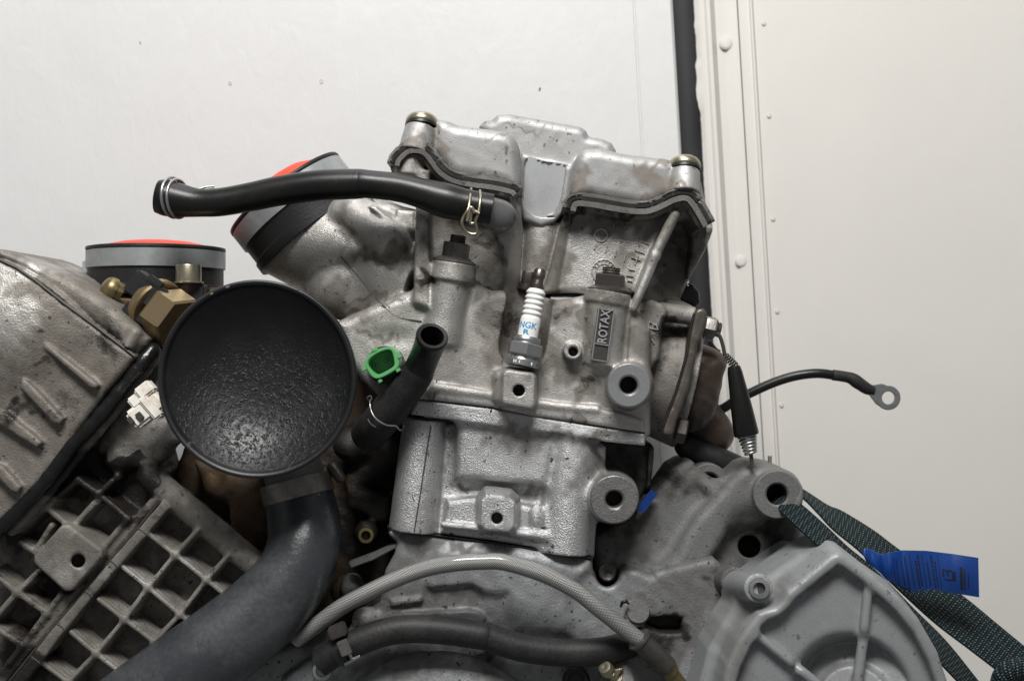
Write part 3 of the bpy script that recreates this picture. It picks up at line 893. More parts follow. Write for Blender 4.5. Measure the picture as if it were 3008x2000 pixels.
# cast marks on the right wall: ring, dial and dashes
def dash(fr, x0, y0, x1, y1, d, w=.5, t=.55, parent=None, mat=None):
    a = WF(fr, x0, y0, d); b = WF(fr, x1, y1, d)
    u = b - a; L = np.linalg.norm(u); u /= L; w_ = np.cross(u, [0, 1, 0])
    Rm = np.array([w_, [0, 1, 0], u]).T
    return boxm('cast_mark', (a + b) / 2, (w / 2, t, L / 2), mat or M['cast'], parent or head, Rm, .15, 1)
def mark_ring(fr, x, y, r, d, w=.45):
    c = WF(fr, x, y, d); rr = mm(fr, r, d)
    pth = [c + rr * np.array([math.cos(t), 0, math.sin(t)]) for t in np.linspace(0, 2 * math.pi, 33)]
    return tube('cast_mark', pth, w, M['cast'], head, 8)
mark_ring('F', 500, 1112, 50, -6.8); mark_ring('F', 525, 1400, 96, -6.8); mark_ring('F', 525, 1400, 62, -6.8, .3)
for k in range(9):
    an = R(150 - k * 22)
    dash('F', 525 + 66 * math.cos(an), 1400 - 66 * math.sin(an), 525 + 92 * math.cos(an), 1400 - 92 * math.sin(an), -6.7)
for x0, y0, x1, y1 in ((606, 1020, 598, 1060), (720, 1040, 712, 1075), (676, 1110, 662, 1165), (462, 1180, 450, 1225), (548, 1195, 536, 1250),
                       (622, 1225, 612, 1280), (696, 1265, 684, 1320), (770, 1230, 850, 1258), (740, 1285, 815, 1312), (800, 1260, 770, 1345),
                       (775, 1140, 885, 1185), (820, 1130, 800, 1200), (720, 1380, 770, 1390), (710, 1470, 750, 1478), (700, 1430, 760, 1440)):
    dash('F', x0, y0, x1, y1, -6.7)
for x0, y0, x1, y1 in ((1085, 450, 1150, 490), (1080, 510, 1160, 530), (1090, 450, 1080, 510), (1150, 480, 1170, 530), (1120, 480, 1125, 515),
                       (1055, 600, 1050, 640), (1055, 600, 1075, 605), (1090, 620, 1085, 650), (1110, 615, 1135, 650), (1135, 640, 1130, 660)):
    dash('H', x0, y0, x1, y1, -7.6, .55)

# parting lines left by the mould
def seam(fr, pts, d, parent, r=.28):
    tube('casting_seam', [WF(fr, pts[i], pts[i + 1], d if not hasattr(d, '__len__') else d[i // 2]) for i in range(0, len(pts), 2)], r, M['seam'], parent, 6)

# ------------------------------------------------------------------ barrel
br = Cast(.62, .06, .7)
br.poly(P('I', 640, 0, 800, -40, 1882, 120) + P('J', 880, 190, 872, 440, 780, 900, 760, 1213) + P('I', 1882, 1148, 1350, 1068, 680, 984, 500, 950), -8, -76, 2, 4)
# flange below the head gasket
br.poly(P('G', 700, 1176, 880, 1190, 1400, 1252, 1882, 1338) + P('H', 500, 1402, 1056, 1486) + P('J', 1245, 90, 1240, 186, 880, 150, 560, 85, 0, 25) + P('I', 1400, 0, 900, -67, 640, -103), 3, -76, 1.3, 2)
# left stud column
br.cone(WF('I', 775, -60, -9), WF('I', 672, 962, -9), mm('I', 200), mm('I', 232), 2.5, r=.3)
# middle panel, lower panel
br.poly(P('I', 1075, -120, 1882, 0) + P('J', 420, 40, 330, 560) + P('I', 1880, 560, 1240, 500, 1060, 500), -.5, -30, 3.5, 8)
br.poly(P('I', 985, 690, 1250, 660, 1882, 760) + P('J', 320, 740, 300, 1140) + P('I', 1350, 1056, 930, 1000), -1.5, -30, 2.5, 6)
br.cap(WF('I', 950, 910, -.3), WF('I', 1882, 1010, -.3), 1.6, 1.6, 2.5)
br.cap(WF('J', 0, 985, -.3), WF('J', 270, 1020, -.3), 1.6, 1.6, 2.5)
br.ball(WF('J', 240, 850, -1), (3.2, 2.5, 7), 4)
# right stud column
br.cone(WF('J', 590, 60, -9), WF('J', 490, 1160, -9), 11, 13, 7, r=.3)
# mount and ring boss
br.poly(P('I', 1345, 632, 1555, 655, 1610, 710, 1606, 930, 1555, 985, 1330, 965, 1288, 915, 1296, 690), 11, -4, 1.0, 2.5, draft=.18)
br.cone(WF('I', 1443, 850, 20), WF('I', 1443, 850, -8), 2.65, 2.65, .5, 's', r=.1)
br.cone(WF('J', 955, 682, 16), WF('J', 930, 650, -22), mm('J', 212), mm('J', 262), 5, r=.3)
br.cone(WF('J', 955, 682, 22), WF('J', 955, 682, -10), 4.6, 4.6, .4, 's', r=.1)
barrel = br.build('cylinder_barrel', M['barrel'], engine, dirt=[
    ('I', 1010, 250, 70, 350, .28), ('I', 1600, 300, 300, 120, .15), ('J', 100, 100, 420, 160, .35), ('J', 100, 660, 220, 80, .4), ('I', 1100, 600, 150, 60, .35),  # valley and overhang patches put shade into the dirt mask
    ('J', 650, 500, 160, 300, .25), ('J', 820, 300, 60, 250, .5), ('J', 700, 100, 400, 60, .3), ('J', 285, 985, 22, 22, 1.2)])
ring_boss('J', 955, 680, 221, 80, 18, 12, M['sawn'], barrel)
slab('head_gasket', P('G', 860, 1180, 1400, 1245, 1882, 1330) + P('H', 500, 1396, 1050, 1477, 1050, 1486, 500, 1405, 0, 1330) + P('G', 1400, 1254, 860, 1190), 2.4, -76, M['gasket'], barrel)
slab('base_gasket', P('I', 430, 930, 680, 980, 1350, 1064, 1882, 1144) + P('J', 400, 1168, 762, 1216, 760, 1224, 400, 1178, 0, 1110) + P('I', 1350, 1073, 680, 989, 430, 939), -2.6, -76, M['gasket'], barrel)
# ------------------------------------------------------------------ crankcase
cc = Cast(.95, .15)
cc.poly(P('I', 435, 942, 680, 990, 1350, 1074, 1882, 1154) + P('J', 400, 1180, 762, 1226, 756, 1330) + P('M', 1200, 330, 1240, 385, 1300, 402, 1370, 375, 1430, 290, 1490, 248, 1600, 262, 1750, 320)
        + P('P', 200, 370, 450, 300, 690, 250, 780, 330, 850, 600, 700, 900, 600, 1249) + P('S', 2040, 2260, 1080, 2260, 960, 2060) + P('L', 100, 1400, 300, 1250, 560, 900, 830, 740, 900, 300, 1010, 110) + P('I', 520, 1085, 440, 1010), -3, -80, 3, 4)
cc.poly(P('I', 900, 1150, 1400, 1120, 1882, 1200) + P('J', 500, 1260, 700, 1330) + P('M', 900, 500, 930, 900, 350, 850, 300, 500) + P('L', 1400, 540, 1420, 250), 0, -20, 4, 5)
# gallery lip behind the lower hose
cc.poly(P('L', 1370, 560, 1900, 505, 1985, 560, 2070, 800, 2120, 900, 1050, 900, 1080, 720, 1300, 690), 8, -3.2, 1.5, 3, 's')
cc.poly(P('L', 1100, 790, 1600, 765, 1890, 750, 1990, 775, 2070, 860, 1900, 1050, 1100, 1050), 1, -10, 1, 1.5)
cc.poly(P('L', 960, 640, 1320, 600, 1330, 660, 960, 720), -1, -10, 1, 1.5)
cc.ball(WF('L', 690, 850, -6), (7, 7, 6), 3)
cc.ball(WF('L', 520, 480, -22), (6, 8, 7), 3)
cc.poly(P('S', 480, 2260, 620, 2020) + P('L', -500, 1250, 0, 1120, 300, 1180, 560, 1000, 600, 1800) + P('S', 1100, 2260), -10, -70, 3, 3)
cc.poly(P('L', -300, 1568, 60, 1300, 180, 1290, 420, 1340, 300, 1800, -300, 1800), -2, -40, 1.5, 2)
# dome cover low down
cc.cone(W((1283, 2150), -25), W((1283, 2150), 3), 56, 55, 3, r=1.5)
cc.ball(W((1283, 2276), 0), (59, 14, 59.5), 2)
# webs on the right
crankcase_main = cc
cc = Cast(.8, .05, .6)
br_pts = P('J', 1340, 630, 1500, 400, 1600, 345, 1690, 325) + P('N', 200, 440, 330, 450, 470, 430, 545, 350, 640, 262, 740, 227, 880, 240, 1000, 268, 1150, 345, 1235, 470, 1230, 620, 1120, 760, 1260, 900, 1500, 1120) + P('P', 1600, 260, 1200, 420, 850, 640, 450, 900) + P('M', 1400, 600) + P('J', 900, 1400, 775, 1350, 775, 1040, 1160, 800)
cc.poly(br_pts, -22, -66, 4, 4)
cc.poly(P('N', 545, 350, 640, 262, 740, 227, 1000, 268, 1200, 420, 1230, 620, 1100, 780, 900, 900, 520, 900, 260, 1300) + P('P', 560, 320, 350, 440, 180, 390) + P('N', -60, 1120, 170, 760, 400, 500), -11, -50, 5, 10)
cc.path([WF('N', 560, 400, -20), WF('N', 330, 470, -22), WF('J', 1700, 470, -26), WF('J', 1540, 610, -27), WF('J', 1400, 800, -29)], 4.2, 4)
cc.cone(WF('N', 990, 530, -40), WF('N', 990, 530, 13), mm('N', 250, 13) * 1.08, mm('N', 250, 13), 5, r=.5)
cc.cone(WF('N', 985, 527, 30), WF('N', 985, 527, -30), 4.9, 4.9, .5, 's', r=.1)
cc.ball(WF('J', 1150, 1080, 2), (26, 27, 24), 8, 's')
cc.ball(WF('N', 850, 1010, 6), (22, 24, 20), 8, 's')
cc.cone(WF('N', 700, 1060, 10), WF('N', 700, 1060, -60), mm('N', 122), mm('N', 118), 1.5, 's', r=.1)
cc.cone(WF('P', 690, 395, -24), WF('P', 860, 440, 6), mm('P', 128), mm('P', 118), 4, r=.5)
cc.poly(P('M', 1700, 780, 2080, 780, 2060, 930, 1850, 930, 1700, 860), 10, -14, 2, 3, 's')
web = cc
cc = crankcase_main
# sockets and studs
cc.cone(WF('J', 890, 1380, 6), WF('J', 890, 1380, -40), mm('J', 100), mm('J', 100), 2, 's', r=.2)
cc.cone(WF('M', 1590, 690, -20), WF('M', 1590, 690, 2), mm('M', 128), mm('M', 122), 2, r=.5)
cc.poly(P('M', 1700, 780, 2080, 780, 2060, 930, 1850, 930, 1700, 860), 10, -14, 2, 3, 's')
crankcase = cc.build('crankcase', M['case'], engine, bg=.08, dirt=[
    ('J', 1100, 1050, 330, 260, 1.0), ('J', 1000, 1150, 250, 150, .5), ('N', 900, 1050, 380, 220, .5), ('N', 150, 1000, 320, 500, .28), ('P', 500, 550, 260, 320, .35),
    ('P', 350, 950, 220, 200, .5), ('P', 760, 420, 130, 160, .7), ('M', 1600, 700, 150, 200, .55), ('M', 1900, 850, 240, 140, .9), ('M', 1300, 280, 140, 140, .9),
    ('L', 500, 600, 500, 500, .7), ('L', 1200, 700, 400, 200, .5), ('L', 900, 1350, 600, 160, .3), ('L', 2100, 1280, 500, 130, .4), ('I', 700, 1100, 240, 90, .4),
    ('J', 1600, 500, 200, 200, .7), ('M', 250, 1080, 400, 60, .5), ('L', 1700, 650, 300, 90, .5), ('M', 500, 450, 200, 150, -.3), ('L', 300, 1000, 500, 300, .7), ('M', 1750, 1000, 300, 300, .4), ('I', 1200, 1120, 500, 40, .4)])
web_o = web.build('mounting_web', M['casedark'], engine, bg=-.1, dirt=[('J', 1100, 1050, 330, 260, 1.0), ('N', 900, 1050, 420, 240, .6), ('N', 1150, 950, 300, 200, .7), ('N', 100, 500, 320, 200, .6), ('P', 760, 420, 130, 160, .5), ('J', 1600, 500, 200, 200, .7), ('N', 200, 800, 260, 200, -.3)])
ring_boss('N', 988, 530, 246, 108, 15, 11, M['casedark'], crankcase, depth=30)
lathe('dowel', WF('J', 892, 1350, -40), WF('J', 892, 1350, -6), [(0, 4.4), (30, 4.4), (33, 4.2), (33.6, 3.6), (32.8, 2.0), (31, .1)], M['steeldark'], crankcase)
lathe('core_plug', WF('M', 1600, 660, -4), WF('M', 1600, 660, 5), [(0, 5.6), (6.5, 5.6), (7.4, 5.2), (7.5, .1)], M['casedark'], crankcase)
tube('oil_drip', [WF('M', 1425, 615, 5), WF('M', 1440, 570, 5.5), WF('M', 1480, 555, 5.5), WF('M', 1510, 585, 5.5)], [.5, .9, 1.1, .4], M['sealant'], crankcase, 8)
# worn mounting lug behind, with a pale bush
ring_boss('N', 285, 430, 215, 120, -34, -50, M['casedark'], crankcase, 'bush', depth=12)

# dark chain tunnel behind the barrel
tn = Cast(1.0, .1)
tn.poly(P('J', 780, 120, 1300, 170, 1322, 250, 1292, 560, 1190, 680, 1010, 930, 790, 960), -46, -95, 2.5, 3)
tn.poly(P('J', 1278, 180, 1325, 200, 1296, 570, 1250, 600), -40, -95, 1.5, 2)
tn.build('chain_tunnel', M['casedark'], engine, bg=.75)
# dark casting between the two cylinders
vv = Cast(1.25, .35)
vv.poly(P('X', 430, 1010, 470, 860, 780, 820, 860, 905, 955, 930, 930, 960, 896, 1213, 900, 1290, 870, 1420, 690, 1480, 480, 1330, 380, 1130), -42, -92, 4, 4)
vv.poly(P('X', 440, 1060, 520, 1060, 560, 1110, 530, 1160, 470, 1140), -22, -60, 5, 5)
vv.poly(P('X', 520, 1120, 600, 1090, 620, 1230, 575, 1290, 530, 1240), -20, -60, 6, 5)
vv.cap(WF('I', 100, 180, -30), WF('I', 480, 160, -36), 9, 8, 4)
vv.cap(WF('I', 150, 500, -34), WF('I', 420, 300, -34), 6, 8, 4)
vv.poly(P('I', 60, 560, 470, 640, 440, 900, 330, 880, 60, 760), -26, -60, 3, 3)
vv.cap(WF('I', 240, 980, -40), WF('I', 240, 980, -24), 6, 6, 3)
vv.ball(WF('L', 480, 520, -30), (9, 9, 8), 4)
vv.poly(P('X', 840, 870, 965, 900, 965, 985, 870, 985), -30, -80, 4, 4)
vee = vv.build('vee_casting', M['brown'], engine, bg=.55, dirt=[('X', 490, 1095, 60, 45, -.75), ('X', 570, 1190, 40, 80, -.4), ('I', 250, 250, 380, 330, 1.0), ('I', 200, 1150, 420, 200, .9), ('X', 620, 1050, 200, 60, .8), ('X', 830, 1250, 90, 200, .8), ('X', 575, 1180, 30, 100, .4)])
lathe('socket_bolt', WF('I', 235, 1010, -26), WF('I', 235, 1010, -14), [(0, 4.2), (9, 4.2), (10, 3.7), (10.1, 2.3), (6, 2.2), (5.9, .1)], M['olive'], vee)
slab('bracket', P('I', 78, 1262, 300, 1180, 480, 1098, 522, 1085, 510, 1130, 300, 1240, 100, 1312), -6, -14, M['casedark'], vee, .5)

# ------------------------------------------------------------------ painted ignition cover
ig = Cast(.8, .03)
rimO = P('P', 690, 1560, 770, 1249, 800, 1120, 880, 930, 960, 820, 1050, 698, 1110, 675, 1190, 655, 1245, 595, 1290, 520, 1400, 432, 1640, 232, 1700, 210, 1745, 224, 1950, 382, 2200, 572, 2359, 748, 2514, 1018, 2592, 1249, 2640, 1560)
rimI = P('P', 820, 1560, 868, 1249, 900, 1135, 985, 955, 1052, 868, 1066, 800, 1125, 748, 1215, 710, 1290, 650, 1345, 572, 1690, 300, 1730, 318, 1925, 462, 2150, 668, 2300, 850, 2420, 1080, 2480, 1249, 2520, 1560)
ig.poly(P('P', 480, 1560, 575, 1249, 640, 1000, 760, 780, 862, 615, 1000, 500, 1140, 392, 1385, 232, 1560, 242, 1640, 226, 1900, 450, 2300, 900, 2560, 1560), 26, -20, 3, 3, draft=.015)
ig.poly(rimO, 45, 0, 2.4, 5, draft=.12)
ig.poly(rimI, 60, 38.5, 1.2, 2.6, 's', dp=42)
for a, b in (((1010, 850), (1600, 1330)), ((1950, 430), (1905, 900)), ((1905, 900), (1835, 1400))):
    ig.cap(WF('P', *a, 41), WF('P', *b, 41), 2.1, 2.1, 2.5)
ig.cone(WF('P', 1830, 1380, 60), WF('P', 1830, 1380, 31.5), mm('P', 505), mm('P', 420), 3.5, 's')
ig.cone(WF('P', 1830, 1420, 20), WF('P', 1830, 1420, 38), mm('P', 330), mm('P', 270), 3)
for a, b in (((1400, 1168), (1600, 1330)), ((1906, 880), (1835, 1400))):
    ig.cap(WF('P', *a, 38), WF('P', *b, 38), 2.4, 2.4, 3)
ig.cone(WF('P', 860, 470, 2), WF('P', 1052, 490, 43), mm('P', 125), mm('P', 112), 4, r=.6)
cover = ig.build('ignition_cover', M['paint'], engine, bg=0, dirt=[('P', 760, 900, 140, 400, .35), ('P', 950, 560, 160, 140, .35), ('P', 1350, 330, 260, 90, .4), ('P', 1150, 420, 60, 60, .5), ('P', 1500, 1100, 200, 120, .2)])
cs = lathe('cap_screw', WF('P', 1050, 489, 40), WF('P', 1058, 494, 47), [(0, 4.8), (4.6, 4.8), (5.4, 4.3), (5.5, 2.7), (2.2, 2.5), (2.1, .05)], M['steel'], cover)
prism('hex_socket', WF('P', 1054, 491.5, 41), WF('P', 1057, 494, 43.2), 2.75, M['steeldark'], cs, rot=.3, cham=.1)
for x, y, r in ((785, 950, .9), (722, 1080, .85)):
    c = WF('P', x, y, 27)
    boxm('paint_chip', c + np.array([0, 0, 0]), (r * .5, 1.6, r), M['chip'], cover, rotY(15), .2, 1)
# ------------------------------------------------------------------ leaning cylinder at the left: cover
lc = Cast(.8, .12, .8)
faceL = P('A', -520, 420, -300, 345, 0, 368, 110, 420, 230, 502, 420, 652, 640, 812, 888, 1000, 800, 1112, 680, 1252, 600, 1372, 500, 1500) + P('B', 440, 40, 300, 220, 130, 400, 0, 520, -250, 760, -420, 560)
lc.poly(faceL, 22, -70, 3, 3)
lc.ball(WF('A', -60, 830, 14), (46, 15, 30), 8)
lc.poly(P('A', -540, 330, -300, 262, 0, 292, 60, 312, 200, 370, 400, 462, 600, 582, 720, 662, 880, 800, 905, 838, 968, 882, 955, 930, 895, 996, 640, 806, 420, 646, 230, 496, 110, 414, 0, 362, -300, 338, -520, 410), 19, -70, 5, 1.2)
lc.cap(WF('A', 890, 850, 18), WF('A', 835, 940, 20), 3.2, 3, 3)
for a, b in ((('A', 300, 935), ('A', 615, 1205)), (('A', 150, 1175), ('A', 395, 1435)), (('A', -60, 1330), ('A', 255, 1590)), (('B', -40, 130), ('B', 110, 312))):
    pass
for q in (P('A', 285, 912, 315, 925, 645, 1190, 622, 1218, 590, 1208, 288, 948), P('A', 138, 1150, 172, 1158, 415, 1410, 392, 1448, 350, 1442, 128, 1205), P('A', -10, 1365, 40, 1372, 275, 1568, 240, 1605, -50, 1420), P('B', -30, 140, 20, 158, 135, 292, 112, 332, 70, 322, -50, 200)):
    lc.poly(q, 26.5, 16, 1.0, 2.2)
lc.path([WF('A', x, y, 21.5) for x, y in ((-100, 330), (0, 366), (110, 418), (230, 500), (420, 650), (640, 810), (892, 1002))], 1.2, .8, 's')
lcover = lc.build('leaning_valve_cover', M['oily'], engine, bg=.22, dirt=[
    ('A', 640, 900, 300, 220, .30), ('A', 700, 700, 200, 160, .3), ('A', 450, 1250, 240, 200, .35), ('A', 100, 720, 260, 300, -.6), ('A', 330, 1050, 200, 40, .5),
    ('A', 250, 1340, 200, 60, .6), ('A', 100, 1420, 200, 200, .4), ('A', 620, 1350, 160, 160, .35), ('A', 330, 560, 200, 60, .4), ('A', 800, 900, 100, 100, .5),
    ('A', 330, 430, 260, 60, -.2), ('B', 60, 260, 160, 160, .3)])
gp = [WF('A', x, y, d) for x, y, d in ((1010, 955, 12), (935, 1050, 16), (800, 1222, 18), (690, 1356, 19), (600, 1460, 19))] + [WF('B', x, y, 19) for x, y in ((480, 10), (400, 115), (320, 220), (200, 360), (60, 505), (-80, 640))]
ls = Cast(.8, .25)
pp = spline(gp, 6)
for i in range(len(pp) - 1):
    ls.cap(pp[i], pp[i + 1], 3.1 + .18 * math.sin(i * 1.1), 3.1 + .18 * math.sin(i * 1.1 + 1.1), 1.5)
ls.build('cover_sealant', M['sealant'], engine)

# ------------------------------------------------------------------ leaning cylinder: ribbed barrel
lh = Cast(.8, .08, .75)
lh.poly(P('A', 1010, 960, 1060, 900, 1200, 1300) + P('B', 960, 60, 1000, 200, 1090, 345, 1568, 700) + P('K', 1100, 700, 900, 1100) + P('S', 560, 2250, -150, 2250) + P('B', -300, 700, 60, 512, 320, 222, 480, 20), -6, -60, 2, 2)
def ribs(pts, d, w, k=2.0):
    q = [WF('B', pts[i], pts[i + 1], d) for i in range(0, len(pts), 2)]
    for a, b in zip(q[:-1], q[1:]):
        lh.cap(a, b, w, w, k)
        for s_ in (1, 2, 3, 4):
            dz = np.array([0, s_ * 3.2, 0])
            lh.cap(a + dz, b + dz, w + s_ * .25, w + s_ * .25, k)
RD, RW = 10.5, 1.25
for q in ((980, 600, 1155, 735, 1360, 900, 1520, 1030), (815, 820, 975, 950, 1185, 1127, 1350, 1260), (650, 1030, 820, 1160, 1020, 1312), (470, 1245, 632, 1385, 820, 1530), (285, 1450, 450, 1575, 640, 1720),
          (1300, 575, 1155, 735, 975, 950, 820, 1160, 632, 1385, 450, 1575, 330, 1720), (1500, 745, 1360, 900, 1185, 1127, 1015, 1312, 810, 1545, 660, 1720)):
    ribs(q, RD, RW)
for q in ((300, 420, 430, 530), (620, 400, 490, 545), (510, 240, 650, 335, 650, 390), (740, 250, 650, 335), (690, 370, 845, 500), (845, 500, 680, 690),
          (130, 650, 245, 730), (340, 545, 250, 690), (-40, 860, 115, 985), (240, 860, 115, 985, -40, 1160), (140, 1000, 310, 1120), (400, 1000, 310, 1120, 150, 1330), (-40, 1210, 150, 1330, 60, 1450),
          (120, 580, 300, 420, 520, 240)):
    ribs(q, RD - 1, 1.5)
# long beam with notches
lh.poly(P('B', 1062, 388, 1112, 432, 962, 610, 775, 822, 608, 1015, 430, 1235, 365, 1315, 262, 1460, 80, 1680, -20, 1680, 200, 1405, 330, 1240, 560, 972, 728, 772, 912, 562), 12.5, -4, .9, 2)
# greasy flank
lh.poly(P('B', 700, 700, 845, 505, 1010, 345, 1055, 372, 900, 560, 715, 775, 545, 975, 320, 1240, 190, 1400, -40, 1690, -60, 1560, 250, 1200, 420, 1020, 560, 930), 9, -4, 1.5, 2.5)
lh.path([WF('A', x, y, d) for x, y, d in ((1030, 1010, 9), (960, 1100, 12), (840, 1260, 13), (730, 1390, 13), (640, 1500, 13))] + [WF('B', x, y, 13) for x, y in ((520, 80), (430, 190), (330, 310), (210, 450), (80, 580))], 2.4, 2)
# pad with tapped hole
lh.poly(P('B', 405, 543, 450, 540, 668, 705, 672, 752, 470, 975, 425, 978, 222, 795, 222, 740), 17, -4, 1.0, 2, draft=.06)
lh.cone(WF('B', 515, 777, 25), WF('B', 515, 777, 0), 3.1, 3.1, .5, 's', r=.1)
# smooth edge bar, lumps of the casting above
lh.cap(WF('B', 985, 222, 4), WF('B', 1850, 942, 4), 6.2, 6.2, 2.5)
lh.ball(WF('B', 800, 90, -3), (9, 9, 8), 6)
lh.poly(P('A', 985, 985, 1045, 950, 1100, 1300, 1200, 1568, 700, 1660, 620, 1600), 3, -20, 4, 4)
lh.poly(P('A', 700, 1500, 820, 1400, 1200, 1420) + P('B', 1060, 120, 960, 190, 900, 180, 640, 60), 3, -20, 5, 4)
lbarrel = lh.build('ribbed_barrel', M['oilyrib'], engine, bg=.14, dscale=1.2, dirt=[
    ('B', 560, 230, 420, 170, 1.3), ('B', 620, 1000, 120, 120, .5), ('B', 880, 420, 200, 140, 1.0), ('B', 400, 60, 260, 140, 1.1), ('B', 930, 270, 120, 80, 1.0), ('B', 820, 620, 160, 160, .3), ('B', 130, 1450, 260, 220, 1.1), ('B', 120, 1150, 260, 200, .45),
    ('B', 60, 640, 160, 120, .8), ('B', 300, 600, 140, 60, .5), ('B', 350, 950, 140, 120, .75), ('B', 950, 200, 160, 120, .6), ('B', 820, 140, 110, 90, .9), ('A', 900, 1200, 160, 300, .35),
    ('B', 1350, 650, 260, 60, .3), ('B', 740, 760, 30, 60, .6), ('B', 250, 850, 60, 80, .6), ('B', 560, 650, 300, 60, .25)])
for x0, y0, x1, y1 in ((908, 560, 975, 607), (726, 773, 778, 818), (560, 973, 610, 1012), (380, 1190, 430, 1232), (205, 1405, 262, 1448)):
    seam('B', (x0, y0, x1, y1), 12.5, lbarrel, .35)
seam('B', (1055, 378, 905, 562, 720, 775, 550, 978, 325, 1242, 60, 1570), 10.6, lbarrel, .55)

# throttle mount behind the leaning cover
tm = Cast(.9, .2)
tm.poly(P('A', 600, 560, 1480, 540, 1480, 900, 1040, 990, 940, 1000, 820, 900, 640, 700), -22, -80, 4, 4)
tm.cone(WF('A', 1030, 640, -50), WF('A', 1020, 860, -50), 33, 30, 4)
tm.build('throttle_mount', M['brown'], engine, dirt=[('A', 900, 800, 200, 200, .3)])

# inlet boots with clamp and red blanking plug
def boot(a, b, r, dome=1.0):
    a = np.asarray(a); b = np.asarray(b); w = (b - a) / np.linalg.norm(b - a); L = np.linalg.norm(b - a)
    bt = lathe('inlet_boot', a, b, [(0, r * 1.03), (L * .18, r * 1.03), (L * .2, r * 1.0), (L - 3, r), (L - 1.6, r * 1.035), (L - .4, r * 1.03), (L, r * .97), (L + .01, r * .88), (L - 3, r * .86)], M['rubberdull'], engine, 72, 40)
    lathe('hose_clamp', a + w * (L * .54), b, [(0, r + .1), (.2, r + 1.0), (L * .36, r + 1.0), (L * .37, r + .1)], M['band'], bt, 72, 40)
    lathe('blanking_plug', a + w * (L - 2), b, [(0, r * .78), (1.8, r * .77)] + [(1.8 + dome * x, r * y) for x, y in ((1.4, .70), (2.6, .52), (3.2, .32), (3.4, .02))], M['red'], bt, 56, 60)
    return bt
t0 = WF('C', 1120, 400, -52); 
b1 = boot(WF('C', 1372, 722, -52), t0, mm('C', 512, -52), 2.7)
b2 = boot(WF('A', 1030, 600, -52), WF('A', 1030, 285, -52), mm('A', 432, -52), 1.15)
prism('clamp_screw', WF('A', 585, 430, -50), WF('A', 548, 425, -50), 2.6, M['steel'], b2)
boxm('clamp_housing', WF('A', 575, 425, -50), (1.8, 3, 4), M['band'], b2, None, .5)
# dome bolt, cap bolt, sensor, plug connector
lathe('dome_bolt', WF('A', 790, 590, -8), WF('A', 680, 535, -4), [(0, 5.2), (3.2, 5.4), (3.4, 6.1), (4.4, 6.2), (6.5, 5.9), (8.4, 4.6), (9.4, 2.2), (9.6, .1)], M['olive'], engine, 36, 55)
cb = lathe('cap_bolt', WF('A', 1240, 520, -12), WF('A', 1240, 400, -12), [(0, mm('A', 100)), (.6, mm('A', 100)), (.8, mm('A', 86)), (8.4, mm('A', 84)), (9, mm('A', 80)), (9.1, mm('A', 50)), (7, mm('A', 48))], M['gold'], engine, 36, 40)
boxm('fuel_rail_clip', WF('A', 1245, 590, -16), (9, 5, 5), M['black'], engine, rotY(3), 1.2)
sa, sb = WF('A', 1030, 700, 0), WF('A', 1145, 770, 6)
sens = lathe('coolant_sensor', WF('A', 1000, 660, -2), WF('A', 1060, 705, 2), [(0, 13.2), (1, 14.2), (4.5, 14.4), (5.5, 13.6)], M['brass'], engine, 44)
prism('hexagon', WF('A', 1062, 705, 1), WF('A', 1180, 790, 7), 14.0, M['brass'], sens, rot=.12, cham=1.2)
bl = np.array([.78, 0, -.62]); 
Rs = rotY(36)
cn = boxm('connector', WF('A', 985, 575, 3), (9.5, 7, 6.0), M['black'], sens, Rs, .8)
boxm('connector_latch', WF('A', 1020, 518, 8), (4, 2, 2.4), M['black'], cn, Rs, .5)
boxm('connector_lug', WF('A', 905, 722, 5), (6.5, 4, 2.6), M['black'], cn, Rs, .5)
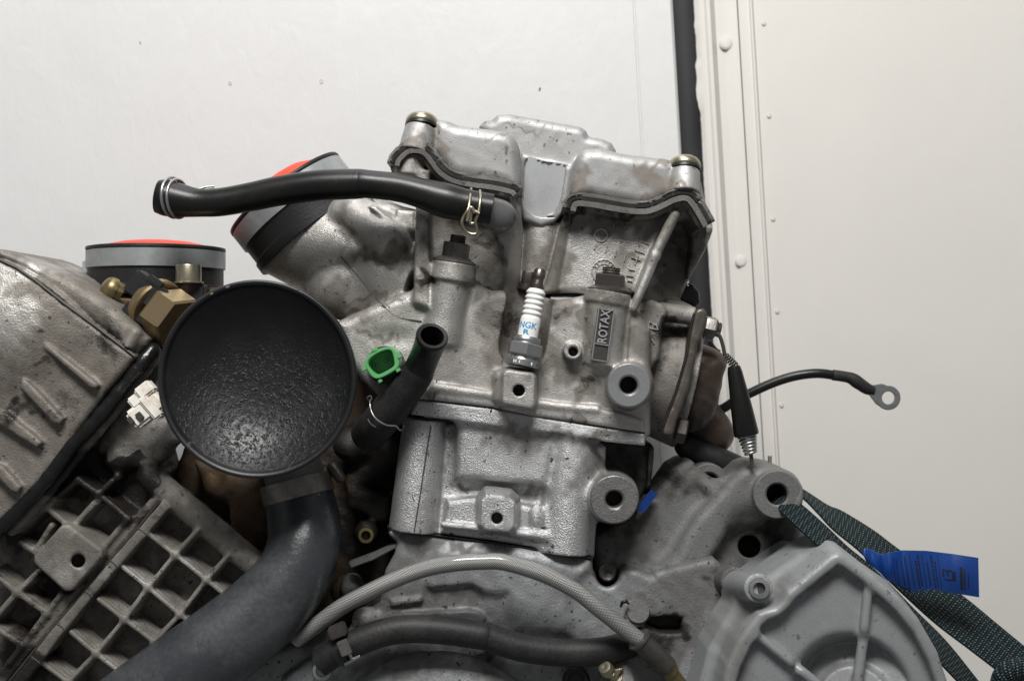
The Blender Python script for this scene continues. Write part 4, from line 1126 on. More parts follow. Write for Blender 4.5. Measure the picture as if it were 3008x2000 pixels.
# ------------------------------------------------------------------ black concave dish
dl = thing('concave_dish', WF('D', 805, 757, 0), 'black round concave metal dish with oily gritty bowl beside the green connector', 'dish')
def dish():
    c = WF('D', 805, 757, 45); Ro = mm('D', 705, 45)
    prof = []                         # radius, height toward the viewer
    prof += [(0.001 + Ro * .93 * t, -19.0 + 16.5 * t ** 2.6) for t in np.linspace(0, 1, 60)]
    prof += [(Ro * .935, -2.0), (Ro * .945, -.9), (Ro * .96, -.3), (Ro * .98, 0), (Ro * .992, -.2), (Ro, -.9), (Ro, -4), (Ro * .98, -6), (Ro * .8, -12), (Ro * .5, -25), (Ro * .3, -28), (Ro * .3, -45)]
    seg = 260; vs = []; dv = []; gv = []
    for r, h in prof:
        for k in range(seg):
            an = 2 * math.pi * k / seg
            x, z = r * math.cos(an), r * math.sin(an)
            hh = h; dd = 0
            if r < Ro * .92 and h > -25:
                # grit gathered low in the bowl
                wgt = max(0, min(1, .62 - z / Ro * .75 - abs(r / Ro - .45) * .55 + .25 * x / Ro))
                g1 = noise.noise(Vector((x * .95, z * .95, 2.2))); g2 = noise.noise(Vector((x * .45, z * .45, 7.7)))
                hh += .30 * wgt * max(0, g1 - .05) * min(1, r / 6) + .18 * wgt * g2
                dd = .15 * wgt
            elif Ro * .9 < r:
                n_ = noise.noise(Vector((x * .25, z * .25, 5)))
                dd = max(0, n_ + .15) * (0.9 if (z < -Ro * .55) else .25)
            wg = 0.0
            if r < Ro * .92 and h > -25: wg = max(0, min(1, .70 - z / Ro * .62 - abs(r / Ro - .3) * .6 + .2 * x / Ro))
            gv.append(wg)
            vs.append(c + np.array([x, -hh, z])); dv.append(dd)
    fs = []
    for i in range(len(prof) - 1):
        for k in range(seg):
            k2 = (k + 1) % seg
            fs.append((i * seg + k, i * seg + k2, (i + 1) * seg + k2, (i + 1) * seg + k))
    fs.append(tuple((len(prof) - 1) * seg + k for k in range(seg)))
    o = mesh_obj('bowl', vs, fs, M['dish'], dl, sharp=60)
    at = o.data.attributes.new('dirt', 'FLOAT', 'POINT'); at.data.foreach_set('value', np.array(dv, np.float32))
    at = o.data.attributes.new('grit', 'FLOAT', 'POINT'); at.data.foreach_set('value', np.array(gv, np.float32))
    bm = bmesh.new(); bm.from_mesh(o.data); bmesh.ops.recalc_face_normals(bm, faces=bm.faces); bm.to_mesh(o.data); bm.free()
dish()
for x, y, s_ in ((600, 103, 14), (487, 152, 11), (1100, 118, 6)):
    boxm('paint_chip', WF('D', x, y, 45), (mm('D', s_), .25, mm('D', s_ * .55)), M['steel'], dl, rotY(-25), .15, 1)

# ------------------------------------------------------------------ hoses
bh_ = thing('breather_hose', WF('E', 1060, 980, 6), 'slim black rubber breather hose with wire clamps sticking out over the inlet boot', 'hose')
ctr = [WF('C', x, y, d) for x, y, d in ((118, 425, 6), (190, 437, 6), (300, 458, 6), (450, 476, 7), (620, 470, 8), (850, 430, 9), (1100, 378, 11), (1400, 338, 13), (1700, 326, 15))] + \
      [WF('E', x, y, d) for x, y, d in ((0, 706, 16), (250, 735, 17), (450, 785, 18), (620, 838, 18), (780, 872, 18), (990, 905, 18))]
rr = [mm('C', v, 8) for v in (132, 146, 134, 112, 112, 114, 118, 122, 118)] + [mm('E', v, 17) for v in (113, 114, 122, 140, 128, 120)]
pth = spline(ctr, 8); rad = [float(x[0]) for x in spline([np.array([v]) for v in rr], 8)]
tube('hose', pth, rad, M['rubber'], bh_, 40)
def wire_ring(c, ax_, r, wr, mat, parent, name='wire_clamp', a0=0, a1=360, seg=40):
    u, v, w = frame_of(c, c + ax_)
    return tube(name, [c + r * (u * math.cos(t) + v * math.sin(t)) for t in np.linspace(R(a0), R(a1), seg)], wr, mat, parent, 10, cap=True)
ax0 = ctr[3] - ctr[0]
wc = wire_ring(WF('C', 232, 440, 6) + np.array([.4, 0, .4]), ax0 + np.linalg.norm(ax0) * np.array([0, -.30, .16]), mm('C', 157), .75, M['steel'], bh_)
wire_ring(WF('C', 272, 448, 6) + np.array([.3, 0, .3]), ax0 + np.linalg.norm(ax0) * np.array([0, -.30, .16]), mm('C', 150), .75, M['steel'], bh_)
tube('clamp_tang', [WF('C', 440, 368, 0), WF('C', 500, 350, -2), WF('C', 560, 345, -3), WF('C', 566, 362, -3), WF('C', 500, 368, -1)], .6, M['steel'], bh_, 8)
# wire clamp with its tangs near the elbow
def wpath(name, fr, pts, d, r, mat, parent):
    q = spline([WF(fr, pts[i], pts[i + 1], d[i // 2] if hasattr(d, '__len__') else d) for i in range(0, len(pts), 2)], 6)
    return tube(name, q, r, mat, parent, 10)
wpath('wire_clamp', 'E', (822, 745, 815, 800, 800, 900, 760, 970, 750, 1020, 780, 1080, 840, 1105, 870, 1080, 855, 1000, 880, 930, 895, 820, 892, 760), (16, 24, 28, 28, 28, 27, 27, 27, 28, 28, 26, 19), .75, M['gold'], bh_)
wpath('clamp_tang', 'E', (850, 935, 820, 890, 800, 960, 790, 1000), 30, .85, M['gold'], bh_)
wpath('clamp_tang', 'E', (888, 940, 830, 920, 815, 1010, 840, 1020), 29, .85, M['gold'], bh_)
el = Cast(.7, .03)
el.cap(WF('E', 940, 900, 17), WF('E', 1040, 955, 13), mm('E', 108), mm('E', 112), 2)
el.cap(WF('E', 1055, 970, 12), WF('E', 1075, 985, -12), mm('E', 118), mm('E', 100), 4)
elbow = el.build('breather_elbow', M['fitting'], engine)

# open ended hose with a spring clip
oh = thing('open_hose', WF('G', 430, 1330, 8), 'short black rubber hose with an open cut end beside the green connector', 'hose')
q = spline([WF('G', x, y, d) for x, y, d in ((250, 1500, -8), (340, 1400, 2), (440, 1280, 8), (590, 1090, 13), (700, 940, 17), (765, 800, 21), (815, 680, 27), (845, 590, 33))], 6)
qr = [float(x[0]) for x in spline([np.array([mm('G', v, 14)]) for v in (168, 170, 168, 162, 152, 140, 142, 150)], 6)]
n0 = [i for i, p in enumerate(q) if p[1] < -18][0]
tube('hose', q[:n0 + 1], qr[:n0 + 1], M['rubberdull'], oh, 36)
def open_tube(name, pth, rad, inner, depth, mat, parent, seg=36):
    """hose whose far end is open"""
    vs, fs, uv = tube_data(pth, rad, seg, False)
    n = len(pth); base = (n - 1) * seg
    T = pth[-1] - pth[-2]; T = T / np.linalg.norm(T); c = pth[-1]
    rng = [np.asarray(vs[base + k]) for k in range(seg)]
    vs = list(vs)
    def ring(scale, off):
        i0 = len(vs)
        for k in range(seg): vs.append(c + (rng[k] - c) * scale - T * off)
        return i0
    r1 = ring(.93, -.6); r2 = ring(inner + .05, -.5); r3 = ring(inner, .6); r4 = ring(inner, depth)
    prev = base
    for r_ in (r1, r2, r3, r4):
        for k in range(seg):
            k2 = (k + 1) % seg
            fs.append((prev + k, prev + k2, r_ + k2, r_ + k))
        prev = r_
    fs.append(tuple(r4 + k for k in range(seg))); fs.append(tuple(range(seg))[::-1])
    return mesh_obj(name, vs, fs, mat, parent, sharp=50)
up = q[n0 - 2:]; ur = [v * .97 for v in qr[n0 - 2:]]
open_tube('cut_end', up, ur, .68, 11, M['rubber'], oh)
wpath('spring_clip', 'G', (262, 1180, 248, 1155, 275, 1140, 290, 1160, 272, 1200, 285, 1280, 330, 1350, 420, 1405, 510, 1415, 545, 1452, 575, 1440, 578, 1415), (8, 9, 10, 12, 18, 20, 21, 20, 16, 12, 8, 6), .42, M['steel'], oh)
wpath('spring_clip', 'G', (250, 1350, 280, 1395, 335, 1430), (14, 14, 12), .4, M['steel'], oh)

# fat coolant hose
ch = thing('coolant_hose', WF('K', 1390, 230, 0), 'fat grey weathered rubber coolant hose curving below the black dish with a steel band', 'hose')
ctr = [(1380, 200, -6), (1410, 330, -4), (1432, 470, 0), (1425, 620, 5), (1345, 830, 9), (1150, 1060, 12), (850, 1310, 15), (500, 1570, 18), (150, 1830, 20)]
q = spline([WF('K', *c) for c in ctr], 8)
qr = [float(x[0]) for x in spline([np.array([mm('K', v, 8)]) for v in (250, 254, 262, 262, 268, 285, 298, 305, 310)], 8)]
tube('hose', q, qr, M['hosegrey'], ch, 48)
w0 = (q[8] - q[0]) / np.linalg.norm(q[8] - q[0])
lathe('hose_band', WF('K', 1366, 140, -6), WF('K', 1398, 270, -5), [(0, mm('K', 248)), (.2, mm('K', 255)), (9.2, mm('K', 258)), (9.4, mm('K', 250))], M['steelmid'], ch, 60)
lathe('pipe_stub', WF('K', 1340, 20, -8), WF('K', 1376, 180, -6), [(0, 14), (11, 14.5)], M['casedark'], ch, 40)
lg = Cast(.7, .1); lg.cap(WF('K', 1640, 60, -6), WF('K', 1690, 130, -4), 3.4, 2.6, 2)
lg.build('band_lug', M['steeldark'], ch)

# braided line with its ferrule
bl_ = thing('braided_line', WF('M', 1690, 960, 16), 'clear coated braided steel line arching over the crankcase to a crimped ferrule', 'hydraulic line')
ctr = [WF('L', x, y, d) for x, y, d in ((-120, 1090, 8), (20, 990, 11), (180, 870, 13), (420, 700, 16), (720, 540, 19), (1050, 385, 21), (1400, 265, 22), (1750, 207, 23), (2050, 190, 23))] + \
      [WF('M', x, y, d) for x, y, d in ((250, 168, 23), (500, 232, 23), (750, 328, 22), (1000, 465, 21), (1200, 622, 20), (1400, 780, 18), (1605, 935, 16))]
tube('line', spline(ctr, 8), 3.85, M['braid'], bl_, 28)
fa, fb = WF('M', 1600, 925, 16), WF('M', 1910, 1235, 13)
fer = lathe('ferrule', fa, fb, [(0, 4.2), (.2, 6.2), (1.4, 6.4), (2.0, 5.4), (3, 5.2), (18, 5.3), (20.5, 5.0), (21, 3.6)], M['steeldark'], bl_, 32)
lathe('pipe_end', WF('M', 1880, 1205, 13), WF('M', 2030, 1400, 10), [(0, 4.2), (4, 4.2), (4.4, 3.5), (30, 3.5)], M['olive'], bl_, 28)

# lower hose with pinch clip
lw = thing('lower_hose', WF('L', 1500, 1000, 12), 'dull black rubber hose lying across the lower crankcase with a pinch clip', 'hose')
ctr = [WF('L', x, y, d) for x, y, d in ((170, 1350, 14), (330, 1240, 15), (560, 1130, 16), (880, 1010, 16), (1200, 965, 16), (1600, 985, 15), (2000, 1040, 14))] + \
      [WF('M', x, y, d) for x, y, d in ((100, 905, 13), (420, 1010, 12), (800, 1062, 10), (1150, 1060, 8), (1400, 1015, 4), (1620, 930, -2))]
tube('hose', spline(ctr, 8), [mm('L', 158, 15)] * 0 or mm('L', 160, 15), M['rubberdull'], lw, 32)
ax1 = ctr[2] - ctr[0]
cA = WF('L', 395, 1205, 15); w1 = ax1 / np.linalg.norm(ax1)
clip = lathe('pinch_clip', cA - w1 * 2.6, cA + w1 * 3, [(0, mm('L', 162)), (.1, mm('L', 176)), (5, mm('L', 176)), (5.1, mm('L', 162))], M['black'], lw, 36)
Rc = np.array([w1, [0, 1, 0], np.cross(w1, [0, 1, 0]) * -1]).T
boxm('clip_ear', WF('L', 362, 985, 20), (3.9, 4, 2.9), M['steeldark'], clip, rotY(-22), .6)
boxm('clip_ear', WF('L', 440, 1180, 25), (2.6, 1.2, 3.6), M['steelmid'], clip, rotY(-22), .4)
tube('clip_bar', [WF('L', 440, 1370, 20), WF('L', 620, 1275, 20)], .9, M['steel'], clip, 10)
tube('clip_bar', [WF('L', 525, 1315, 21), WF('L', 470, 1190, 24)], .7, M['steel'], clip, 10)
lathe('socket_screw', WF('L', 190, 1440, 4), WF('L', 182, 1445, 14), [(0, 4.9), (9, 4.9), (9.8, 4.5), (10, 3.0), (6, 2.8), (5.9, .1)], M['steel'], engine, 32)
lathe('hose_spigot', WF('L', 230, 1330, 10), WF('L', 150, 1400, 10), [(0, 5), (4, 5.4), (4.2, 4.2)], M['steeldark'], engine, 28)

# grease nipple
gn = lathe('grease_nipple', WF('M', 1370, 1330, 6), WF('M', 1215, 1150, 17), [(0, 4.2), (1.5, 4.4), (1.8, 2.8), (3.5, 2.3), (5.5, 2.2), (6.6, 3.1), (8.5, 3.7), (11, 3.7), (12.4, 3.0), (12.7, 1.6), (12.2, .1)], M['gold'], engine, 28)
slab('hexagon', P('M', 1370, 1230, 1450, 1215, 1380, 1340, 1330, 1360), 10, 3, M['gold'], gn, .4)
cc2 = Cast(.9, .1)
cc2.cone(WF('M', 1420, 1400, -4), WF('M', 1390, 1340, 8), 10, 8, 3)
cc2.poly(P('M', 1380, 1160, 1600, 1060, 1900, 1300, 1900, 1500, 1300, 1500), 4, -20, 3, 4)
cc2.build('line_bracket', M['casedark'], engine)
lathe('rubber_bung', WF('M', 985, 1345, -6), WF('M', 985, 1345, 6), [(0, 6.6), (10, 6.6), (11.5, 5.6), (11.6, 4), (9, 3.6), (8.9, .1)], M['black'], engine, 32)

# ------------------------------------------------------------------ spark plug
sp = thing('spark_plug', WF('V', 340, 1400, 12), 'white ribbed spark plug with blue lettering standing on the square mount', 'spark plug')
a = WF('V', 325, 1395, 8); b = WF('V', 552, 210, 4)
u, v, w = frame_of(a, b); L = np.linalg.norm(b - a); S1 = L / 51.0
def spt(t): return a + w * t * S1
lathe('gasket_seat', spt(0), b, [(0, 7.9 * S1), (.4, 8.3 * S1), (2.6, 8.3 * S1), (3.0, 7.9 * S1), (3.01, 7.0 * S1), (4.2, 6.4 * S1), (6, 6.6 * S1)], M['steel'], sp, 44)
prism('hexagon', spt(5.2), spt(11.2), 8.9 * S1, M['steel'], sp, rot=.62, cham=.6)
lathe('crimp_collar', spt(11), b, [(0, 6.4 * S1), (.8, 6.9 * S1), (2.4, 6.9 * S1), (3.4, 6.3 * S1), (3.6, 5.2 * S1)], M['steel'], sp, 44)
prof = [(0, 4.95), (1, 5.0), (9.5, 5.0), (10.6, 4.85), (11.2, 4.5)]
t = 11.6
for i in range(5):
    for k in range(7):
        an = math.pi * k / 6
        prof.append((t + 2.35 * k / 6, 4.25 + .72 * math.sin(an) - .05 * i))
    t += 2.55
prof += [(t, 4.1), (t + .5, 3.6), (t + .7, 2.9)]
ins = lathe('insulator', spt(13.2), b, [(x * S1, r * S1) for x, r in prof], M['white'], sp, 48, 70)
lathe('terminal', spt(13.2 + t + .4), b, [(0, 2.9 * S1), (.5, 3.0 * S1), (2.6, 3.0 * S1), (3.0, 2.7 * S1), (3.6, 2.7 * S1), (4.2, 2.5 * S1), (5.6, 2.6 * S1), (6.2, 3.0 * S1), (9, 2.9 * S1), (9.9, 2.3 * S1), (10, .1)], M['plugterm'], sp, 32)
# blue print wrapped round the insulator
side = np.cross(w, [0, -1, 0]); side /= np.linalg.norm(side); side = side if side[0] > 0 else -side
fwd = np.cross(side, w); fwd = fwd if fwd[1] < 0 else -fwd
def wrap(t0, ang0):
    def f(x, y, z):
        an = ang0 + x / (5.0 * S1); rr_ = 5.06 * S1 + z
        return spt(t0) + w * y + rr_ * (math.sin(an) * side + math.cos(an) * fwd)
    return f
raised_text('lettering', 'NGK', 4.2, wrap(19.6, -.22), .04, M['blueink'], ins, 1.0, bold=.09)
raised_text('lettering', 'R', 3.2, wrap(16.3, -.26), .04, M['blueink'], ins, 1.5, bold=.12)
for k, an in enumerate((.35, 1.2)):
    pass
for sx, an in ((.0, -.55), (.0, -.42), (.0, -.2), (0, .55)):
    c = spt(1.5) + 8.3 * S1 * (math.sin(an) * side + math.cos(an) * fwd)
    boxm('stamped_mark', c, (.3, .25, .7), M['white'], sp, rotY(10), .08, 1)

# ------------------------------------------------------------------ connectors
gc = thing('green_connector', WF('G', 385, 850, 10), 'bright green two pin sensor connector with an open socket', 'connector')
def socket(fr, outer, inner, d1, d0, mat, parent, name, depth):
    bm = bmesh.new(); f = (CAMD - d1) / CAMD / PXMM
    def rg(pts, d): return [bm.verts.new(((p[0] - CX) * f / 1000, -d / 1000, (CY - p[1]) * f / 1000)) for p in pts]
    o1 = rg(outer, d1); i1 = rg(inner, d1); i2 = rg(inner, d1 - depth); o2 = rg(outer, d0)
    n = len(o1)
    for k in range(n):
        k2 = (k + 1) % n
        bm.faces.new((o1[k], o1[k2], i1[k2], i1[k])); bm.faces.new((i1[k], i1[k2], i2[k2], i2[k])); bm.faces.new((o1[k2], o1[k], o2[k], o2[k2]))
    bm.faces.new(i2); bm.faces.new(o2[::-1])
    es = [e for e in bm.edges if all(abs(v.co.y + d1 / 1000) < 1e-7 for v in e.verts) and len(e.link_faces) == 2]
    rim = [e for e in es if not (e.verts[0] in o1 and e.verts[1] in i1) and not (e.verts[0] in i1 and e.verts[1] in o1)]
    bmesh.ops.bevel(bm, geom=rim, offset=.0004, segments=2, affect='EDGES')
    return bm_obj(name, bm, mat, parent, 40)
go = spline(P('G', 222, 830, 250, 775, 330, 715, 430, 684, 490, 705, 525, 760, 540, 850, 500, 905, 370, 975, 300, 970, 250, 905), 3, True)
gi = spline(P('G', 255, 840, 275, 795, 345, 745, 430, 715, 470, 728, 490, 775, 498, 845, 470, 880, 360, 938, 315, 930, 275, 885), 3, True)
shell = socket('G', go, gi, 22, 4, M['green'], gc, 'shell', 13)
for x, y, s_ in ((318, 712, 22), (545, 775, 20), (222, 888, 22), (535, 900, 20), (370, 1000, 18)):
    boxm('rib', WF('G', x, y, 20), (mm('G', s_), 2.2, mm('G', s_ * .8)), M['green'], shell, rotY(-30), .3)
for x, y in ((338, 860), (425, 815)):
    lathe('pin', WF('G', x, y, 9), WF('G', x, y, 14), [(0, .7), (4, .7), (4.6, .3)], M['steel'], gc, 12)
lathe('sensor_body', WF('G', 455, 860, -8), WF('G', 400, 850, 6), [(0, 9.5), (12, 9)], M['steeldark'], gc, 32)
lathe('washer', WF('G', 560, 830, -2), WF('G', 545, 825, 3), [(0, 7.5), (1.5, 7.5)], M['steel'], gc, 32)

wcn = thing('white_connector', WF('A', 960, 1330, 14), 'yellowed white plastic plug connector hanging beside the black dish', 'connector')
wa, wb = WF('A', 1050, 1290, 22), WF('A', 905, 1405, 26)
u, v, w = frame_of(wa, wb)
Rw = np.array([w, [0, 1, 0], np.cross(w, [0, 1, 0])]).T
body = boxm('shell', (wa + wb) / 2, (8.5, 5.5, 5.0), M['whiteplastic'], wcn, Rw, 1.4, 3)
boxm('rib', WF('A', 960, 1220, 25), (4.0, 3.5, 3.2), M['whiteplastic'], body, Rw, .9)
boxm('rib', WF('A', 900, 1290, 26), (3.0, 3.0, 3.0), M['whiteplastic'], body, Rw, .9)
boxm('collar', WF('A', 1010, 1330, 24), (2.2, 6.4, 6.6), M['whiteplastic'], body, Rw, .9)
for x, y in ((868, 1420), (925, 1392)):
    boxm('cavity_shade', WF('A', x, y, 30), (1.2, 2.3, 1.9), M['hole'], body, Rw, .2)  # solid black block painted as the shade of an open slot
tube('wire', [wa, WF('A', 1100, 1250, 16), WF('A', 1140, 1240, 8)], 1.6, M['black'], wcn, 12)

# ------------------------------------------------------------------ exhaust side
fl = Cast(.75, .12)
fl.poly(P('H', 1512, 365, 1540, 332, 1595, 335, 1622, 378, 1612, 470, 1588, 560, 1540, 655, 1508, 850, 1450, 1080, 1335, 1380, 1305, 1500, 1240, 1505, 1208, 1478, 1232, 1395, 1335, 1130, 1432, 800, 1470, 560), -6, -88, 1.2, 2)
flange = fl.build('exhaust_flange', M['flange'], engine)
tube('flange_gasket', spline([WF('H', x, y, -7) for x, y in ((1505, 380), (1462, 560), (1425, 790), (1330, 1115), (1225, 1395), (1200, 1480))], 5), .8, M['gasket'], engine, 8)
nt_ = prism('flange_nut', WF('H', 1600, 495, -20), WF('H', 1700, 520, -20), 5.6, M['steelmid'], flange, rot=.2, cham=.8)
lathe('stud', WF('H', 1690, 520, -20), WF('H', 1738, 532, -20), [(i * .6, 3.4 if i % 2 else 3.9) for i in range(6)], M['steeldark'], nt_, 20, 20)
prism('flange_nut', WF('H', 1335, 1440, -22), WF('H', 1425, 1460, -22), 7.0, M['steeldark'], flange, rot=.2, cham=.8)
hp = Cast(.9, .25)
hp.poly(P('H', 1420, 700, 1545, 640, 1700, 690, 1828, 775, 1838, 840, 1800, 980, 1745, 1240, 1690, 1360, 1610, 1450, 1490, 1490, 1380, 1380, 1330, 1300), -26, -84, 11, 3)
hp.cap(WF('H', 1560, 1350, -58), WF('H', 1660, 1480, -60), 12, 12, 6)
hp.build('exhaust_header', M['copperpipe'], engine, dirt=[('H', 1480, 900, 120, 600, .6), ('H', 1600, 1330, 250, 200, .9), ('H', 1700, 980, 90, 110, -.5)])
ex = Cast(.9, .1)
ex.poly(P('F', 1160, 1480, 1240, 1500, 1290, 1560) + P('H', 1560, 200, 1570, 290, 1500, 330, 1300, 250, 1380, 130, 1480, 120), -42, -80, 3, 3)
ex.build('temperature_sensor', M['black'], engine)

# spring and rubber sleeve on a wire
es = thing('exhaust_spring', WF('Q', 735, 1460, -30), 'steel exhaust spring in a black rubber sleeve hooked beside the header', 'spring')
def coil(name, a, b, r0, r1, turns, wr, mat, parent):
    u, v, w = frame_of(a, b); n = int(turns * 14)
    tube(name, [a + (b - a) * (i / n) + (r0 + (r1 - r0) * i / n) * (u * math.cos(2 * math.pi * turns * i / n) + v * math.sin(2 * math.pi * turns * i / n)) for i in range(n + 1)], wr, mat, parent, 8)
dS = -8
wpath('hook', 'Q', (445, 365, 470, 395, 492, 460, 505, 520, 515, 560), dS, .95, M['steeldark'], es)
coil('coil', WF('Q', 520, 550, dS), WF('Q', 600, 650, dS), 1.1, 2.0, 6, .5, M['steeldark'], es)
s0, s1 = WF('Q', 585, 640, dS), WF('Q', 690, 1205, dS)
lathe('sleeve', s0, s1, [(0, 2.6), (.3, 3.0), (3, 3.6), (20, 5.2), (33.5, 6.1), (34.3, 5.8), (34.4, 4)], M['rubber'], es, 32)
coil('coil', WF('Q', 692, 1200, dS), WF('Q', 728, 1370, dS), 4.4, 2.6, 6, .78, M['steel'], es)
wpath('hook', 'Q', (722, 1350, 732, 1400, 738, 1470), dS, 1.0, M['steeldark'], es)
tube('wire', spline([WF('Q', 380, 430, -46), WF('Q', 430, 500, -46), WF('Q', 468, 525, -46)], 4), 1.1, M['black'], es, 10)
lathe('dowel_pin', WF('Q', 886, 1500, -26), WF('Q', 888, 1392, -26), [(0, 1.05), (6.4, 1.05), (6.6, .8)], M['steel'], engine, 16)

# frame bar behind
fbm = Cast(.9, .1)
fbm.cap(WF('Q', 190, 1310, -50), WF('Q', 760, 1560, -50), 6.5, 6.8, 2)
fbm.build('drain_pipe', M['rubberdull'], engine)

# battery cable with ring terminal
ca = thing('ring_terminal_cable', WF('Q', 470, 1020, -70), 'thin black cable ending in a silver ring terminal pointing away from the exhaust', 'cable')
q = spline([WF('Q', x, y, d) for x, y, d in ((300, 1080, -66), (480, 1005, -64), (600, 930, -62), (740, 860, -60), (920, 780, -58), (1100, 725, -56), (1280, 703, -55), (1430, 718, -55))], 8)
tube('cable', q, mm('Q', 40, -58), M['rubber'], ca, 20)
q2 = spline([WF('Q', x, y, -55) for x, y in ((1415, 716, ), (1500, 728), (1570, 745), (1640, 790), (1700, 830), (1760, 850))], 5)
tube('heat_shrink', q2, [mm('Q', v, -55) for v in np.interp(np.linspace(0, 1, len(q2)), [0, .3, .5, .8, 1], [46, 46, 56, 50, 40])], M['rubberdull'], ca, 20)
bm = bmesh.new()
def ringterm():
    cx_, cy_ = 1882, 908; out = []; inn = []
    for k in range(40):
        t = 2 * math.pi * k / 40
        out.append((cx_ + 102 * math.cos(t), cy_ + 102 * math.sin(t))); inn.append((cx_ + 54 * math.cos(t), cy_ + 54 * math.sin(t)))
    return P('Q', *[v for p in out for v in p]), P('Q', *[v for p in inn for v in p])
ro_, ri_ = ringterm(); bm.free()
socket_bm = socket('Q', ro_, ri_, -53.5, -55.2, M['steel'], ca, 'ring', 1.69)
me = socket_bm.data
bm = bmesh.new(); bm.from_mesh(me)
bmesh.ops.delete(bm, geom=[f for f in bm.faces if len(f.verts) > 8], context='FACES_ONLY')
bnd = [e for e in bm.edges if e.is_boundary]
bmesh.ops.bridge_loops(bm, edges=bnd); bmesh.ops.recalc_face_normals(bm, faces=bm.faces); bm.to_mesh(me); bm.free()
slab('barrel_crimp', P('Q', 1720, 880, 1760, 800, 1830, 790, 1870, 805, 1800, 860, 1790, 930, 1820, 985, 1780, 960), -53.6, -55.6, M['steel'], ca, .4)

# ------------------------------------------------------------------ strap with blue label
def ribbon(name, left, right, thick, mat, parent, n=8):
    l = spline(left, n); r_ = spline(right, n)
    vs, fs, uvs = [], [], []; Lg = 0
    for i in range(len(l)):
        a, b = l[i], r_[i]
        m0 = (l[max(i - 1, 0)] + r_[max(i - 1, 0)]) / 2; m1 = (l[min(i + 1, len(l) - 1)] + r_[min(i + 1, len(l) - 1)]) / 2
        nn = np.cross(b - a, m1 - m0); nn /= np.linalg.norm(nn) + 1e-9
        if i: Lg += np.linalg.norm((a + b) / 2 - (l[i - 1] + r_[i - 1]) / 2)
        wd = np.linalg.norm(b - a)
        for s_ in (-.5, .5):
            for t in (0, .06, .5, .94, 1):
                edge = .55 if t in (0, 1) else 1
                vs.append(a + (b - a) * t + nn * thick * s_ * edge)
        uvs.append((wd, Lg))
    F, U = [], []
    for i in range(len(l) - 1):
        o0, o1 = i * 10, (i + 1) * 10
        ts = (0, .06, .5, .94, 1)
        for s_ in (0, 5):
            for j in range(4):
                F.append((o0 + s_ + j, o0 + s_ + j + 1, o1 + s_ + j + 1, o1 + s_ + j))
                U.append([(ts[j] * 17, uvs[i][1]), (ts[j + 1] * 17, uvs[i][1]), (ts[j + 1] * 17, uvs[i + 1][1]), (ts[j] * 17, uvs[i + 1][1])])
        for j in (0, 4):
            F.append((o0 + j, o0 + j + 5, o1 + j + 5, o1 + j)); U.append([(0, 0)] * 4)
    F.append((0, 1, 2, 3, 4, 9, 8, 7, 6, 5)); U.append([(0, 0)] * 10)
    e_ = (len(l) - 1) * 10
    F.append(tuple(e_ + k for k in (5, 6, 7, 8, 9, 4, 3, 2, 1, 0))); U.append([(0, 0)] * 10)
    o = mesh_obj(name, vs, F, mat, parent, uvs=U, sharp=60)
    return o
st_ = thing('tie_down_strap', WF('N', 985, 530, 10), 'dark green woven tie down strap looped through the crankcase lug with a blue label', 'strap')
ribbon('front_webbing', [WF('N', *c) for c in ((930, 560, -8), (960, 630, 10), (1080, 760, 20), (1320, 985, 26), (1560, 1190, 28))] + [WF('O', *c) for c in ((560, 640, 30), (760, 880, 30), (980, 1080, 28), (1230, 1330, 22), (1530, 1640, 16))],
       [WF('N', *c) for c in ((1010, 490, -14), (1085, 515, 8), (1250, 645, 14), (1470, 840, 16), (1700, 1060, 18))] + [WF('O', *c) for c in ((700, 575, 18), (900, 765, 12), (1095, 965, 6), (1370, 1240, 4), (1660, 1600, 2))], 1.5, M['weave'], st_)
ribbon('rear_webbing', [WF('N', *c) for c in ((1050, 470, -34), (1240, 560, -36), (1400, 720, -30))] + [WF('O', *c) for c in ((420, 300, -26), (650, 490, -22), (880, 720, -20), (1250, 1062, -16), (1560, 1300, -14), (1840, 1515, -12), (2150, 1760, -10))],
       [WF('N', *c) for c in ((1080, 420, -46), (1240, 478, -48), (1500, 640, -44))] + [WF('O', *c) for c in ((500, 150, -42), (760, 310, -40), (960, 460, -38), (1500, 852, -34), (1780, 1080, -30), (2060, 1310, -28), (2330, 1530, -26))], 1.5, M['weave'], st_)
lpz = spline([WF('O', x, y, d) for x, y, d in ((1820, 1620, -8), (1850, 1520, -6), (1930, 1470, -5), (2060, 1450, -6))], 5)
re_ = tube('rolled_end', lpz, 5.2, M['weave'], st_, 16)
for l_ in re_.data.uv_layers[0].data: l_.uv[0] *= 32
# blue label: bent sheet with print
def sheet(u, v):
    """u along 0..1, v across 0..1 (top to bottom)"""
    top = [(655, 478), (690, 452), (745, 468), (825, 505), (900, 490), (1000, 472), (1200, 476), (1420, 502), (1636, 535)]
    bot = [(700, 570), (735, 610), (790, 660), (860, 715), (925, 752), (1060, 818), (1250, 797), (1440, 832), (1643, 866)]
    dd = [-6, -5, -6, -10, -8, -3, -3, -5, -2]
    k = u * 8; i = min(int(k), 7); f = k - i
    tp = np.array(top[i]) * (1 - f) + np.array(top[i + 1]) * f; bt = np.array(bot[i]) * (1 - f) + np.array(bot[i + 1]) * f
    d = dd[i] * (1 - f) + dd[i + 1] * f
    p = tp * (1 - v) + bt * v
    return WF('O', p[0], p[1], d + 1.5 * math.sin(v * 3.0) + .8 * math.sin(u * 22 + v * 2))
nu, nv = 64, 14; vs = []
for off in (0, .35):
    for i in range(nu + 1):
        for j in range(nv + 1): vs.append(sheet(i / nu, j / nv) + np.array([0, off, 0]))
F = []; n1 = (nu + 1) * (nv + 1)
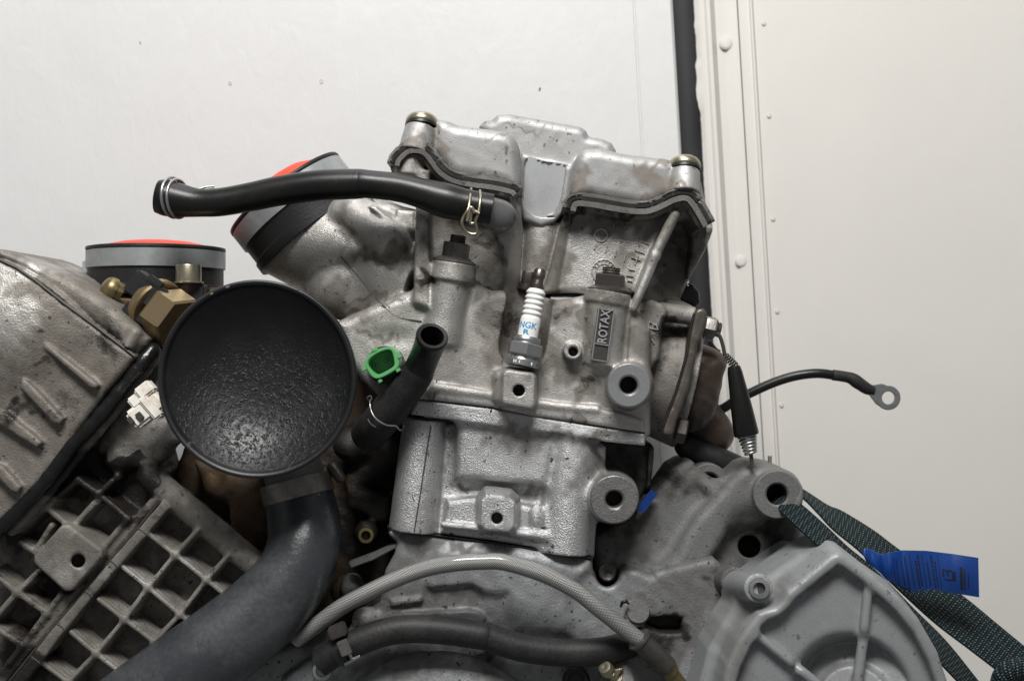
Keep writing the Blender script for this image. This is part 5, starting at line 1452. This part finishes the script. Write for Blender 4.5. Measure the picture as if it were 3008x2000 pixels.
def vi(i, j, s_=0): return s_ * n1 + i * (nv + 1) + j
for i in range(nu):
    for j in range(nv):
        F.append((vi(i, j), vi(i, j + 1), vi(i + 1, j + 1), vi(i + 1, j))); F.append((vi(i, j, 1), vi(i + 1, j, 1), vi(i + 1, j + 1, 1), vi(i, j + 1, 1)))
for i in range(nu):
    F.append((vi(i, 0), vi(i + 1, 0), vi(i + 1, 0, 1), vi(i, 0, 1))); F.append((vi(i, nv), vi(i, nv, 1), vi(i + 1, nv, 1), vi(i + 1, nv)))
for j in range(nv):
    F.append((vi(0, j), vi(0, j, 1), vi(0, j + 1, 1), vi(0, j + 1))); F.append((vi(nu, j), vi(nu, j + 1), vi(nu, j + 1, 1), vi(nu, j, 1)))
lab = mesh_obj('label', vs, F, M['bluetag'], st_, sharp=60)
def printed(name, rects):
    vs, F = [], []
    for u0, u1, v0, v1 in rects:
        nn = max(2, int((u1 - u0) * 60) + 1); mm_ = max(2, int((v1 - v0) * 14) + 1)
        b0 = len(vs)
        for i in range(nn + 1):
            for j in range(mm_ + 1):
                vs.append(sheet(u0 + (u1 - u0) * i / nn, v0 + (v1 - v0) * j / mm_) - np.array([0, .12, 0]))
        for i in range(nn):
            for j in range(mm_):
                F.append((b0 + i * (mm_ + 1) + j, b0 + i * (mm_ + 1) + j + 1, b0 + (i + 1) * (mm_ + 1) + j + 1, b0 + (i + 1) * (mm_ + 1) + j))
    return mesh_obj(name, vs, F, M['print'], lab)
import random
rnd = random.Random(4)
rc = []
for u in (.49, .655, .72, .80):                     # ruled lines across the label
    rc.append((u, u + .004, .08, .94))
for u in (.515, .54, .59, .625, .68, .695, .74, .765, .78):   # columns of small type, read upwards
    v = rnd.uniform(.1, .3)
    while v < .9:
        l_ = rnd.uniform(.03, .09); rc.append((u, u + .009, v, min(v + l_, .94))); v += l_ + rnd.uniform(.015, .03)
rc += [(.815, .865, .42, .47), (.815, .825, .42, .62), (.838, .848, .42, .58), (.865, .885, .45, .68), (.825, .87, .66, .70), (.87, .88, .48, .66),
       (.905, .92, .30, .88), (.925, .932, .35, .86), (.945, .95, .45, .8)]
printed('print', rc)
# scrap of blue tape seen past the barrel
ts = slab('blue_tape', P('J', 1155, 770, 1290, 588, 1356, 625, 1225, 805), -17, -17.6, M['bluetag'], None)
tag(ts, 'small piece of blue tape showing behind the steel mounting boss', 'tape')

seam('G', (345, 262, 400, 310, 470, 380, 560, 425, 750, 450), (-.3, -.2, -.2, -.2, .8), head, .28)
seam('G', (905, 880, 890, 960, 880, 1040, 858, 1178), (.6, .8, 4, 4.2), head, .26)
# parting lines on the castings
seam('I', (990, -40, 835, 0, 800, 200, 740, 600, 680, 975)[2:], (1.6, 1.9, 2.4, 3.0), barrel, .3)
seam('C', (1430, 730, 1560, 890, 1700, 1050, 1862, 1250), (-24, -16, -9, -6), head, .3)
seam('A', (0, 366, 110, 418, 230, 500, 420, 650, 640, 810, 888, 1000), 21.2, lcover, .75)
print('triangles', sum(sum(len(p.vertices) - 2 for p in o.data.polygons) for o in bpy.data.objects if o.type == 'MESH'))
